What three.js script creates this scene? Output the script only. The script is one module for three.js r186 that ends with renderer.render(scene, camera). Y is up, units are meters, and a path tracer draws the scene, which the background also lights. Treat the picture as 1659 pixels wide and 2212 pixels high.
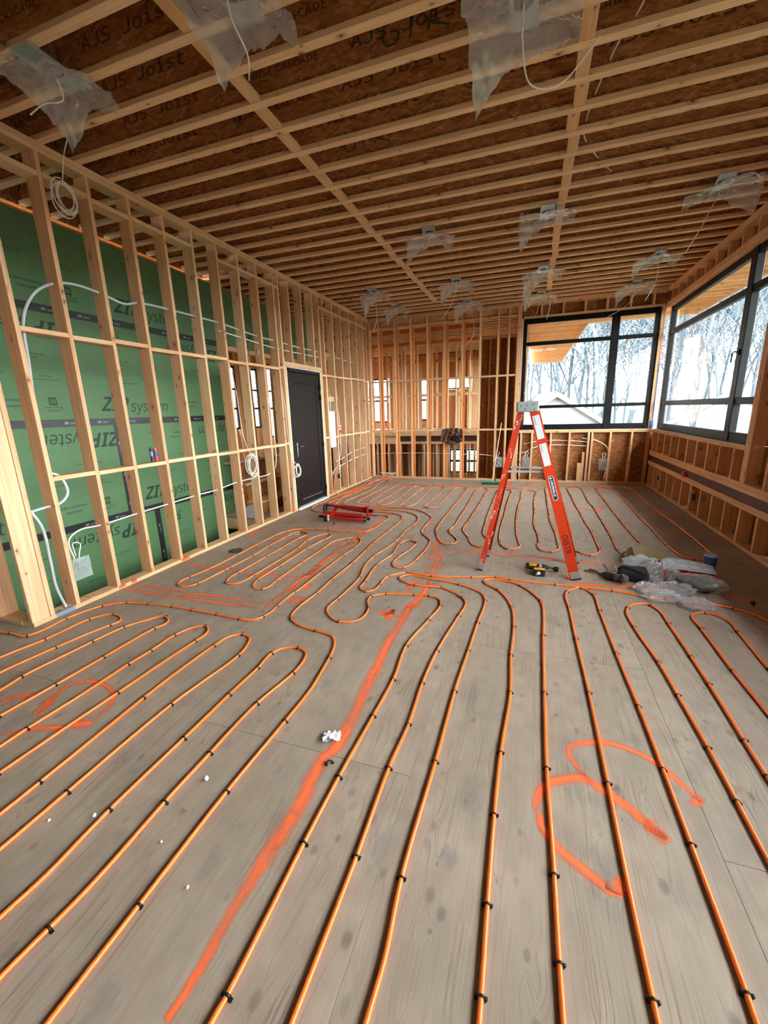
import * as THREE from 'three';
import { mergeGeometries } from 'three/addons/utils/BufferGeometryUtils.js';
import { RoundedBoxGeometry } from 'three/addons/geometries/RoundedBoxGeometry.js';
import { ImprovedNoise } from 'three/addons/math/ImprovedNoise.js';

// ---------- camera, sky, exposure ----------
const scene = new THREE.Scene();
const camera = new THREE.PerspectiveCamera(102.26, 1659 / 2212, 0.05, 400);
camera.position.set(3.81, 1.668, 2.774);
camera.rotation.order = 'YXZ';
camera.rotation.set(-0.239, 0.3395, -0.029);
scene.add(camera);
scene.background = new THREE.Color().setRGB(0.95, 0.97, 1.0);   // even overcast sky
scene.backgroundIntensity = 20;
const renderer = new THREE.WebGLRenderer({ antialias: true });
renderer.toneMapping = THREE.LinearToneMapping;
renderer.toneMappingExposure = 1.3;
renderer.shadowMap.enabled = true;

// ---------- helpers ----------
function rng(seed) { let a = seed >>> 0; return () => { a = (a + 0x6D2B79F5) >>> 0; let t = a; t = Math.imul(t ^ (t >>> 15), t | 1); t ^= t + Math.imul(t ^ (t >>> 7), t | 61); return ((t ^ (t >>> 14)) >>> 0) / 4294967296; }; }
const V = (x, y, z) => new THREE.Vector3(x, y, z);
const perlin = new ImprovedNoise();
const taken = {};
function numbered(n) { if (!(n in taken)) { taken[n] = 0; return n; } taken[n]++; return n + '_' + String(taken[n]).padStart(3, '0'); }
function mesh(name, geo, mat, parent) {
  const m = new THREE.Mesh(geo, mat); m.name = name; m.castShadow = true; m.receiveShadow = true; if (parent) parent.add(m); return m;
}
function part(parent, name, geo, mat, x = 0, y = 0, z = 0, rx = 0, ry = 0, rz = 0) {
  const m = mesh(name, geo, mat, parent); m.position.set(x, y, z); m.rotation.set(rx, ry, rz); return m;
}
function struct(name, label, category) {
  const g = new THREE.Group(); g.name = name; g.userData = { kind: 'structure', label, category }; scene.add(g); return g;
}
function thing(name, label, category, pos = [0, 0, 0], turn = 0, group) {
  const g = new THREE.Group(); g.name = numbered(name); g.position.set(...pos); g.rotation.y = turn;
  g.userData = { label, category }; if (group) g.userData.group = group; scene.add(g); return g;
}
function tag(o, label, category, group) { o.name = numbered(o.name); o.userData.label = label; o.userData.category = category; if (group) o.userData.group = group; scene.add(o); return o; }

// a box with eased edges; texture coordinates in metres with the grain along one axis
const boxCache = new Map();
function lumberGeo(sx, sy, sz, grain, variant = 0, ease = 0.003) {
  const s = [sx, sy, sz].map((v) => Math.round(v * 1000) / 1000), key = s.join() + grain + variant + ease;
  if (boxCache.has(key)) return boxCache.get(key);
  const h = s.map((v) => v / 2), c = Math.min(ease, ...h.map((v) => v * 0.45));
  const pt = (a, sg) => [0, 1, 2].map((i) => sg[i] * (i === a ? h[i] : h[i] - c));
  const polys = [];
  for (let a = 0; a < 3; a++) { const b = (a + 1) % 3, d = (a + 2) % 3;
    for (const s0 of [-1, 1]) {
      const q = []; for (const [u, v] of [[-1, -1], [1, -1], [1, 1], [-1, 1]]) { const sg = [0, 0, 0]; sg[a] = s0; sg[b] = u; sg[d] = v; q.push(pt(a, sg)); }
      polys.push([q, a]);
      for (const s1 of [-1, 1]) { const e = []; for (const [ax, sd] of [[a, -1], [a, 1], [b, 1], [b, -1]]) { const sg = [0, 0, 0]; sg[a] = s0; sg[b] = s1; sg[d] = sd; e.push(pt(ax, sg)); } polys.push([e, a]); }
    } }
  for (let k = 0; k < 8; k++) { const sg = [k & 1 ? 1 : -1, k & 2 ? 1 : -1, k & 4 ? 1 : -1]; polys.push([[pt(0, sg), pt(1, sg), pt(2, sg)], 0]); }
  const pos = [], nor = [], uv = [], r = rng(variant * 977 + 13), ou = r(), ov = r() * 3;
  const A = V(), B = V(), C = V();
  for (const [q, n] of polys) {
    A.set(...q[0]); B.set(...q[1]).sub(A); C.set(...q[2]).sub(A); const N = B.cross(C).normalize();
    const mid = q.reduce((t, p) => t.add(V(...p)), V()); const list = N.dot(mid) < 0 ? [...q].reverse() : q; if (N.dot(mid) < 0) N.negate();
    const o = n === grain ? (grain + 1) % 3 : 3 - n - grain, g = n === grain ? (grain + 2) % 3 : grain;
    for (let i = 1; i + 1 < list.length; i++) for (const p of [list[0], list[i], list[i + 1]]) { pos.push(...p); nor.push(N.x, N.y, N.z); uv.push(p[o] / 0.512 + ou + n * 0.31, p[g] / 2.048 + ov); }
  }
  const geo = new THREE.BufferGeometry();
  geo.setAttribute('position', new THREE.Float32BufferAttribute(pos, 3)); geo.setAttribute('normal', new THREE.Float32BufferAttribute(nor, 3)); geo.setAttribute('uv', new THREE.Float32BufferAttribute(uv, 2));
  boxCache.set(key, geo); return geo;
}
let pieceCount = 0; const pieceRand = rng(4242);
// a piece of sawn wood (or other sheet) between two corners
function B(parent, name, x0, x1, y0, y1, z0, z1, mat, grain, ease) {
  const s = [Math.abs(x1 - x0), Math.abs(y1 - y0), Math.abs(z1 - z0)];
  if (grain === undefined) grain = s.indexOf(Math.max(...s));
  pieceCount++;
  const m = Array.isArray(mat) ? mat[Math.floor(pieceRand() * mat.length)] : mat;
  const o = mesh(name, lumberGeo(s[0], s[1], s[2], grain, Math.floor(pieceRand() * 6), ease), m, parent);
  o.position.set((x0 + x1) / 2, (y0 + y1) / 2, (z0 + z1) / 2); return o;
}
// a wire, cable or tube along points
function tubeGeo(points, radius, seg, radial = 8, closed = false, type = 'centripetal') {
  const c = new THREE.CatmullRomCurve3(points, closed, type); return new THREE.TubeGeometry(c, seg || Math.max(8, points.length * 6), radius, radial, closed);
}
function between(geo, p0, p1) { // puts a geometry made along y from 0 to 1 on the line p0 p1
  const d = V().subVectors(p1, p0), L = d.length(); const q = new THREE.Quaternion().setFromUnitVectors(V(0, 1, 0), d.normalize());
  return geo.clone().applyMatrix4(new THREE.Matrix4().compose(p0, q, V(1, L, 1)));
}
function rod(p0, p1, r0, r1 = r0, n = 8) { return between(new THREE.CylinderGeometry(r1, r0, 1, n).translate(0, 0.5, 0), p0, p1); }
function lumpy(geo, amp, freq, seed = 0) {
  const p = geo.attributes.position, v = V();
  for (let i = 0; i < p.count; i++) { v.fromBufferAttribute(p, i); const d = v.clone().normalize();
    const n = perlin.noise(v.x * freq + seed, v.y * freq + 3.1, v.z * freq + 7.7) + 0.5 * perlin.noise(v.x * freq * 2.3 + seed, v.y * freq * 2.3, v.z * freq * 2.3);
    v.addScaledVector(d, n * amp); p.setXYZ(i, v.x, v.y, v.z); }
  geo.computeVertexNormals(); return geo;
}
// a thin flexible sheet; shape(u, v) gives a point
function sheetGeo(nu, nv, shape) {
  const pos = [], uv = [], idx = [];
  for (let j = 0; j <= nv; j++) for (let i = 0; i <= nu; i++) { const p = shape(i / nu, j / nv); pos.push(p.x, p.y, p.z); uv.push(i / nu, j / nv); }
  for (let j = 0; j < nv; j++) for (let i = 0; i < nu; i++) { const a = j * (nu + 1) + i; idx.push(a, a + 1, a + nu + 1, a + 1, a + nu + 2, a + nu + 1); }
  const g = new THREE.BufferGeometry(); g.setAttribute('position', new THREE.Float32BufferAttribute(pos, 3)); g.setAttribute('uv', new THREE.Float32BufferAttribute(uv, 2)); g.setIndex(idx); g.computeVertexNormals(); return g;
}

// ---------- textures ----------
function hash2(x, y, s) { let h = Math.imul(x, 374761393) + Math.imul(y, 668265263) + Math.imul(s, 974634637); h = Math.imul(h ^ (h >>> 13), 1274126177); return ((h ^ (h >>> 16)) >>> 0) / 4294967296; }
// tiling value noise; px, py are the periods
function vnoise(x, y, px, py, s) {
  const xi = Math.floor(x), yi = Math.floor(y), fx = x - xi, fy = y - yi, u = fx * fx * (3 - 2 * fx), v = fy * fy * (3 - 2 * fy);
  const x0 = ((xi % px) + px) % px, x1 = (x0 + 1) % px, y0 = ((yi % py) + py) % py, y1 = (y0 + 1) % py;
  const a = hash2(x0, y0, s), b = hash2(x1, y0, s), c = hash2(x0, y1, s), d = hash2(x1, y1, s);
  return a + (b - a) * u + (c - a) * v + (a - b - c + d) * u * v;
}
function texture(w, h, fn, srgb = true) {
  const d = new Uint8Array(w * h * 4);
  for (let y = 0; y < h; y++) for (let x = 0; x < w; x++) { const c = fn(x, y), i = (y * w + x) * 4; d[i] = Math.max(0, Math.min(255, c[0])); d[i + 1] = Math.max(0, Math.min(255, c[1])); d[i + 2] = Math.max(0, Math.min(255, c[2])); d[i + 3] = 255; }
  const t = new THREE.DataTexture(d, w, h, THREE.RGBAFormat); t.wrapS = t.wrapT = THREE.RepeatWrapping; t.magFilter = THREE.LinearFilter; t.minFilter = THREE.LinearMipmapLinearFilter; t.generateMipmaps = true; if (srgb) t.colorSpace = THREE.SRGBColorSpace; t.needsUpdate = true; return t;
}
function canvas(w, h, draw) {
  const c = document.createElement('canvas'); c.width = w; c.height = h; draw(c.getContext('2d'), w, h);
  const t = new THREE.CanvasTexture(c); t.colorSpace = THREE.SRGBColorSpace; t.wrapS = t.wrapT = THREE.RepeatWrapping; t.magFilter = THREE.LinearFilter; return t;
}
const mix = (a, b, t) => a.map((v, i) => v + (b[i] - v) * t);

// sawn spruce: straight grain along v, knots, 0.512 m by 2.048 m
function lumberTexture(seed, light, dark) {
  const w = 256, h = 1024, r = rng(seed), knots = [];
  for (let i = 0; i < 13; i++) knots.push([r() * w, r() * h, 2.2 + r() * 4.2, r()]);
  return texture(w, h, (x, y) => {
    let sx = x, k = 0, ring = 0;
    for (const [kx, ky, kr, kd] of knots) {
      let dx = x - kx, dy = (y - ky) * 0.62; if (dx > w / 2) dx -= w; if (dx < -w / 2) dx += w; if (dy > h * 0.31) dy -= h * 0.62; if (dy < -h * 0.31) dy += h * 0.62;
      const d = Math.hypot(dx, dy);
      if (d < kr * 6) { sx += Math.sign(dx) * kr * 1.6 * Math.exp(-((d / (kr * 2.4)) ** 2)); if (d < kr) { k = Math.max(k, 1 - (d / kr) ** 4); ring = Math.sin(d * 2.2) * 0.5 + 0.5; } else k = Math.max(k, 0.35 * Math.exp(-((d - kr) / (kr * 0.9)))); }
    }
    const g = vnoise(sx / 5, y / 260, Math.ceil(w / 5), 4, seed), f = vnoise(sx / 1.3, y / 64, Math.ceil(w / 1.3), 16, seed + 1), b = vnoise(x / 64, y / 128, 4, 8, seed + 2);
    let c = mix(light, dark, 0.55 * g * g + 0.25 * f + 0.3 * b - 0.12);
    if (k > 0) c = mix(c, mix([98, 58, 30], [128, 76, 42], ring), Math.min(1, k * 0.9));
    return c;
  });
}
// oriented strand board, 1.2 m square
function strands(ctx, w, h, perMetre, seed, cols, n) {
  const r = rng(seed); ctx.fillStyle = cols[0]; ctx.fillRect(0, 0, w, h);
  for (let i = 0; i < n; i++) {
    const L = (0.04 + r() * 0.10) * perMetre, T = (0.006 + r() * 0.02) * perMetre, x = r() * w, y = r() * h, a = (r() - 0.5) * 1.9;
    ctx.save(); ctx.translate(x, y); ctx.rotate(a); ctx.globalAlpha = 0.25 + r() * 0.6; ctx.fillStyle = cols[Math.floor(r() * cols.length)]; ctx.fillRect(-L / 2, -T / 2, L, T); ctx.restore();
  }
  ctx.globalAlpha = 1;
}
// ---------- floor layout, metres ----------
const TUBES = {"c1":[[0.305,-6.918],[0.101,-6.627],[0.202,-5.991],[0.183,-5.308],[0.151,-4.662],[0.144,-4.175],[0.105,-3.943],[0.181,-3.611],[0.294,-3.465],[0.475,-3.417],[0.678,-3.394],[0.952,-3.412],[1.333,-3.409],[1.495,-3.434],[1.633,-3.436],[1.729,-3.345],[1.758,-3.215],[1.745,-3.03],[1.724,-2.641],[1.656,-2.448],[1.413,-2.411],[1.122,-2.407],[0.908,-2.423],[0.699,-2.396],[0.782,-2.428],[0.655,-2.372],[0.527,-2.213],[0.485,-1.984],[0.484,-1.608],[0.495,-1.168],[0.494,-0.665],[0.457,-0.429],[0.453,-0.31],[0.492,-0.233],[0.569,-0.205],[0.636,-0.224],[0.672,-0.307],[0.694,-0.689],[0.698,-0.779],[0.703,-1.169],[0.676,-1.554],[0.677,-1.985],[0.69,-2.178],[0.748,-2.266],[0.853,-2.218],[0.908,-2.135],[0.887,-1.924],[0.888,-1.569],[0.889,-1.183],[0.892,-0.671],[0.895,-0.535],[0.934,-0.429],[0.977,-0.391],[1.062,-0.402],[1.098,-0.474],[1.106,-0.646],[1.107,-1.172],[1.096,-1.582],[1.053,-1.877],[1.08,-2.107],[1.084,-2.082],[1.131,-2.202],[1.208,-2.251],[1.258,-2.198],[1.28,-2.106],[1.259,-1.983],[1.222,-1.585],[1.223,-0.964],[1.225,-0.547],[1.262,-0.432],[1.327,-0.367],[1.407,-0.378],[1.44,-0.434],[1.426,-0.589],[1.415,-1.137],[1.422,-1.596],[1.411,-1.886],[1.455,-2.009],[1.53,-2.106],[1.663,-2.177],[1.753,-2.083],[1.789,-1.959],[1.801,-1.733],[1.779,-1.478],[1.769,-0.917],[1.763,-0.39],[1.759,-0.396],[1.764,-0.088],[1.774,0.02],[1.757,0.114],[1.721,0.175],[1.663,0.2],[1.577,0.2],[1.342,0.189],[1.059,0.178],[0.822,0.179],[0.572,0.197],[0.346,0.236],[0.189,0.354],[0.111,0.621],[0.133,0.828],[0.097,0.924],[-0.071,0.925],[-0.188,0.94],[-0.42,1.0],[-0.62,1.2],[-0.66,1.6],[-0.66,2.6],[-0.55,3.3],[-0.2,3.55],[0.1,3.4],[0.24,3.1],[0.25,2.2],[0.255,1.182],[0.309,0.912],[0.323,0.581],[0.431,0.442],[0.57,0.472],[0.621,0.528],[0.599,0.595],[0.547,0.799],[0.516,0.969],[0.474,1.302],[0.474,2.276],[0.474,3.25],[0.508,3.335],[0.588,3.364],[0.668,3.335],[0.702,3.25],[0.702,2.338],[0.702,1.427],[0.677,1.281],[0.693,1.037],[0.749,0.579],[0.827,0.448],[0.901,0.351],[1.001,0.378],[1.041,0.447],[1.011,0.534],[0.999,0.961],[0.994,1.273],[0.98,1.578],[0.98,2.414],[0.98,3.25],[1.021,3.354],[1.119,3.389],[1.216,3.354],[1.257,3.25],[1.257,2.49],[1.257,1.73],[1.252,1.607],[1.259,1.332],[1.254,0.978],[1.262,0.784],[1.259,0.566],[1.298,0.451],[1.385,0.379],[1.459,0.423],[1.489,0.495],[1.485,0.587],[1.471,0.887],[1.464,1.225],[1.455,1.569],[1.453,1.837],[1.453,2.543],[1.453,3.25],[1.492,3.348],[1.583,3.38],[1.674,3.348],[1.713,3.25],[1.713,2.614],[1.713,1.979],[1.704,1.808],[1.665,1.208],[1.658,0.959],[1.669,0.6],[1.691,0.471],[1.765,0.4],[1.86,0.432],[1.91,0.535],[1.932,0.668],[1.878,1.203],[1.886,1.806],[1.893,2.077],[1.893,2.664],[1.893,3.25],[1.935,3.354],[2.032,3.388],[2.128,3.354],[2.17,3.25],[2.17,2.739],[2.17,2.228],[2.177,2.092],[2.158,1.813],[2.156,1.397],[2.153,1.037],[2.156,0.738],[2.146,0.559],[2.194,0.483],[2.288,0.446],[2.38,0.49],[2.414,0.583],[2.418,0.725],[2.366,1.053],[2.361,1.439],[2.362,1.708],[2.375,2.068],[2.357,2.33],[2.357,2.79],[2.357,3.25],[2.394,3.343],[2.481,3.374],[2.568,3.343],[2.605,3.25],[2.605,2.801],[2.605,2.351],[2.6,2.045],[2.593,1.584],[2.607,1.111],[2.611,0.841],[2.584,0.601],[2.567,0.479],[2.526,0.321],[2.451,0.225],[2.293,0.191],[2.125,0.153],[2.007,0.073],[1.966,-0.035],[1.96,-0.182],[1.976,-0.426],[1.969,-0.787],[1.986,-1.255],[1.962,-2.003],[1.978,-2.551],[1.984,-2.936],[1.981,-2.548],[1.99,-2.938],[1.973,-3.238],[1.947,-3.394],[1.86,-3.516],[1.729,-3.586],[1.474,-3.637],[1.251,-3.619],[1.021,-3.612],[0.743,-3.732],[0.521,-3.888],[0.447,-4.015],[0.404,-4.244],[0.305,-4.693],[0.305,-5.028],[0.316,-5.708],[0.298,-6.064],[0.263,-6.348],[0.289,-6.596],[0.369,-6.863]],"c2":[[0.368,-6.995],[0.29,-6.534],[0.426,-5.92],[0.393,-5.566],[0.37,-4.968],[0.34,-4.615],[0.281,-4.204],[0.303,-3.949],[0.354,-3.797],[0.446,-3.681],[0.6,-3.655],[0.827,-3.691],[1.195,-3.765],[1.454,-3.802],[1.761,-3.793],[1.978,-3.706],[2.142,-3.55],[2.222,-3.348],[2.247,-3.072],[2.207,-2.603],[2.214,-2.557],[2.222,-2.111],[2.187,-1.792],[2.143,-1.536],[2.16,-1.189],[2.225,-0.898],[2.222,-0.361],[2.21,-0.242],[2.232,-0.14],[2.322,-0.035],[2.406,0.006],[2.54,-0.036],[2.579,-0.136],[2.563,-0.283],[2.505,-0.409],[2.504,-0.512],[2.619,-0.594],[2.858,-0.645],[3.011,-0.663],[3.109,-0.621],[3.152,-0.509],[3.109,-0.212],[3.042,0.198],[3.07,0.589],[3.062,0.942],[3.048,1.35],[3.046,1.687],[3.051,1.93],[3.053,2.139],[3.048,2.205],[3.048,2.727],[3.048,3.25],[3.08,3.332],[3.157,3.359],[3.233,3.332],[3.265,3.25],[3.265,2.692],[3.265,2.133],[3.265,1.663],[3.256,1.241],[3.269,0.941],[3.256,0.578],[3.271,0.193],[3.337,-0.371],[3.358,-0.584],[3.304,-0.713],[3.079,-0.877],[3.078,-0.874],[2.819,-0.864],[2.704,-0.908],[2.629,-0.98],[2.65,-1.055],[2.713,-1.1],[2.871,-1.065],[3.227,-0.997],[3.453,-0.856],[3.513,-0.713],[3.498,-0.285],[3.481,0.125],[3.462,0.592],[3.46,1.134],[3.451,1.68],[3.467,1.923],[3.463,2.068],[3.463,2.659],[3.463,3.25],[3.507,3.362],[3.612,3.4],[3.717,3.362],[3.762,3.25],[3.762,2.61],[3.762,1.97],[3.756,1.669],[3.752,1.33],[3.756,0.989],[3.781,0.516],[3.768,0.105],[3.772,-0.281],[3.739,-0.646],[3.601,-0.966],[3.484,-1.073],[3.459,-1.149],[3.517,-1.201],[3.673,-1.195],[3.801,-1.115],[3.976,-0.828],[3.997,-0.548],[3.985,-0.227],[3.974,0.458],[3.968,1.026],[3.977,1.433],[3.98,1.76],[3.983,1.897],[3.983,2.573],[3.983,3.25],[4.02,3.342],[4.106,3.373],[4.192,3.342],[4.229,3.25],[4.229,2.533],[4.229,1.815],[4.228,1.772],[4.224,1.437],[4.225,1.017],[4.223,0.382],[4.21,-0.236],[4.204,-0.756],[4.19,-0.986],[4.233,-1.126],[4.339,-1.209],[4.424,-1.101],[4.436,-0.778],[4.452,-0.113],[4.471,0.43],[4.479,0.865],[4.482,1.235],[4.484,1.66],[4.482,1.732],[4.482,2.491],[4.482,3.25],[4.519,3.342],[4.605,3.373],[4.691,3.342],[4.728,3.25],[4.728,2.229],[4.728,1.209],[4.722,0.662],[4.708,0.255],[4.692,-0.086],[4.644,-0.549],[4.644,-0.816],[4.718,-0.959],[4.839,-1.002],[4.896,-0.888],[4.905,-0.673],[4.915,0.071],[4.908,0.773],[4.908,2.011],[4.908,3.25],[4.939,3.328],[5.012,3.354],[5.085,3.328],[5.116,3.25],[5.116,1.769],[5.116,0.288],[5.106,-0.119],[5.111,-0.659],[5.108,-0.846],[5.154,-0.92],[5.229,-0.958],[5.302,-0.922],[5.348,-0.838],[5.345,-0.675],[5.326,-0.21],[5.326,1.195],[5.326,2.6],[5.371,2.712],[5.476,2.749],[5.58,2.712],[5.625,2.6],[5.625,0.841],[5.625,-0.918],[5.475,-1.104],[5.144,-1.134],[4.892,-1.158],[4.601,-1.217],[4.119,-1.231],[3.693,-1.242],[3.546,-1.264],[3.322,-1.203],[2.921,-1.125],[2.641,-1.168],[2.642,-1.158],[2.509,-1.016],[2.485,-0.928],[2.491,-0.773],[2.474,-0.634],[2.408,-0.593],[2.33,-0.655],[2.319,-0.816],[2.279,-1.267],[2.335,-1.696],[2.304,-2.046],[2.337,-2.206],[2.409,-2.247],[2.504,-2.152],[2.506,-2.034],[2.485,-1.829],[2.433,-1.541],[2.437,-1.358],[2.497,-1.263],[2.57,-1.267],[2.623,-1.343],[2.65,-1.496],[2.676,-1.821],[2.675,-2.118],[2.645,-2.305],[2.497,-2.551],[2.442,-2.688],[2.44,-2.874],[2.431,-3.31],[2.442,-2.681],[2.422,-2.992],[2.425,-3.342],[2.385,-3.521],[2.248,-3.748],[2.056,-3.908],[1.792,-3.992],[1.533,-4.002],[1.257,-3.977],[0.847,-3.944],[0.676,-4.027],[0.601,-4.12],[0.539,-4.334],[0.559,-4.659],[0.592,-5.336],[0.588,-5.788],[0.494,-6.328],[0.474,-6.689],[0.432,-6.939]],"c3":[[0.453,-7.008],[0.515,-6.633],[0.701,-6.305],[0.753,-6.121],[0.785,-5.824],[0.785,-5.004],[0.77,-4.538],[0.808,-4.275],[0.927,-4.152],[1.042,-4.198],[1.002,-4.39],[1.01,-4.791],[0.998,-5.18],[0.988,-6.02],[1.012,-6.268],[1.143,-6.234],[1.196,-6.133],[1.22,-5.649],[1.217,-4.75],[1.204,-4.394],[1.227,-4.215],[1.308,-4.147],[1.417,-4.255],[1.453,-4.446],[1.458,-4.922],[1.431,-5.838],[1.466,-6.138],[1.596,-6.161],[1.652,-6.065],[1.659,-5.398],[1.668,-4.881],[1.665,-4.343],[1.692,-4.172],[1.81,-4.115],[1.888,-4.283],[1.905,-4.429],[1.886,-5.09],[1.876,-6.022],[1.941,-6.137],[2.049,-6.157],[2.123,-6.015],[2.136,-5.722],[2.134,-5.097],[2.113,-4.366],[2.116,-4.194],[2.206,-4.101],[2.317,-4.138],[2.341,-4.379],[2.341,-5.016],[2.341,-5.761],[2.362,-6.059],[2.457,-6.147],[2.548,-6.143],[2.604,-6.003],[2.609,-5.491],[2.609,-4.576],[2.605,-3.626],[2.605,-3.035],[2.613,-2.854],[2.652,-2.668],[2.749,-2.374],[2.831,-2.211],[2.925,-2.2],[2.982,-2.267],[2.994,-2.379],[2.957,-2.482],[2.828,-2.732],[2.808,-2.878],[2.836,-3.066],[2.828,-3.705],[2.837,-4.348],[2.822,-5.946],[2.871,-6.121],[2.935,-6.183],[3.035,-6.053],[3.031,-5.572],[3.029,-4.628],[3.012,-4.098],[3.0,-3.372],[2.98,-3.077],[3.004,-2.838],[3.112,-2.559],[3.162,-2.348],[3.242,-2.211],[3.346,-2.194],[3.393,-2.283],[3.384,-2.439],[3.33,-2.613],[3.287,-2.761],[3.262,-3.009],[3.264,-3.167],[3.245,-3.743],[3.245,-4.674],[3.243,-5.791],[3.268,-6.028],[3.357,-6.093],[3.459,-6.073],[3.517,-5.888],[3.506,-5.41],[3.5,-4.905],[3.497,-4.266],[3.497,-3.8],[3.492,-3.176],[3.499,-2.812],[3.514,-2.508],[3.546,-2.339],[3.618,-2.207],[3.701,-2.212],[3.757,-2.275],[3.771,-2.396],[3.751,-2.513],[3.715,-2.865],[3.699,-3.18],[3.683,-3.897],[3.69,-4.597],[3.719,-5.175],[3.717,-5.791],[3.758,-6.026],[3.92,-6.056],[3.991,-5.933],[3.973,-5.668],[3.945,-4.855],[3.951,-4.126],[3.935,-3.588],[3.947,-3.283],[3.986,-2.871],[3.991,-2.556],[3.974,-2.363],[4.014,-2.229],[4.115,-2.202],[4.174,-2.248],[4.216,-2.356],[4.214,-2.518],[4.203,-3.123],[4.169,-3.588],[4.169,-4.345],[4.169,-5.036],[4.178,-5.632],[4.179,-6.389],[4.231,-6.566],[4.372,-6.605],[4.436,-6.107],[4.428,-4.991],[4.42,-3.966],[4.404,-3.057],[4.379,-2.583],[4.397,-2.336],[4.45,-2.243],[4.536,-2.191],[4.596,-2.239],[4.658,-2.381],[4.664,-2.516],[4.671,-3.207],[4.643,-3.746],[4.637,-4.244],[4.618,-4.887],[4.616,-5.661],[4.605,-6.426],[4.658,-6.6],[4.744,-6.671],[4.859,-6.472],[4.871,-6.064],[4.857,-5.129],[4.883,-4.805],[4.884,-4.339],[4.885,-3.927],[4.883,-3.591],[4.884,-3.345],[4.879,-2.957],[4.857,-2.476],[4.878,-2.353],[4.943,-2.26],[5.045,-2.255],[5.148,-2.382],[5.17,-2.534],[5.149,-3.294],[5.14,-3.916],[5.135,-4.556],[5.138,-5.336],[5.142,-6.302],[5.157,-6.5],[5.248,-6.61],[5.415,-6.574],[5.476,-6.24],[5.456,-5.017],[5.456,-4.627],[5.441,-4.161],[5.45,-3.693],[5.444,-3.201],[5.445,-2.805],[5.459,-2.545],[5.5,-2.374],[5.574,-2.328],[5.675,-2.343],[5.766,-2.443],[5.801,-2.531],[5.816,-2.764],[5.822,-3.165],[5.82,-3.719],[5.811,-4.245],[5.794,-4.58],[5.796,-4.929],[5.809,-5.524],[5.817,-6.184],[5.789,-6.551],[5.681,-6.702],[5.312,-6.759],[4.831,-6.758],[4.509,-6.773],[4.232,-6.775],[4.017,-6.769],[3.87,-6.638],[3.82,-6.373],[3.671,-6.248],[3.38,-6.294],[3.17,-6.306],[2.704,-6.326],[2.356,-6.317],[2.013,-6.343],[1.758,-6.32],[1.42,-6.316],[0.985,-6.354],[0.824,-6.408],[0.708,-6.412],[0.617,-6.588],[0.558,-6.894],[0.581,-7.096]]};
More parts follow.
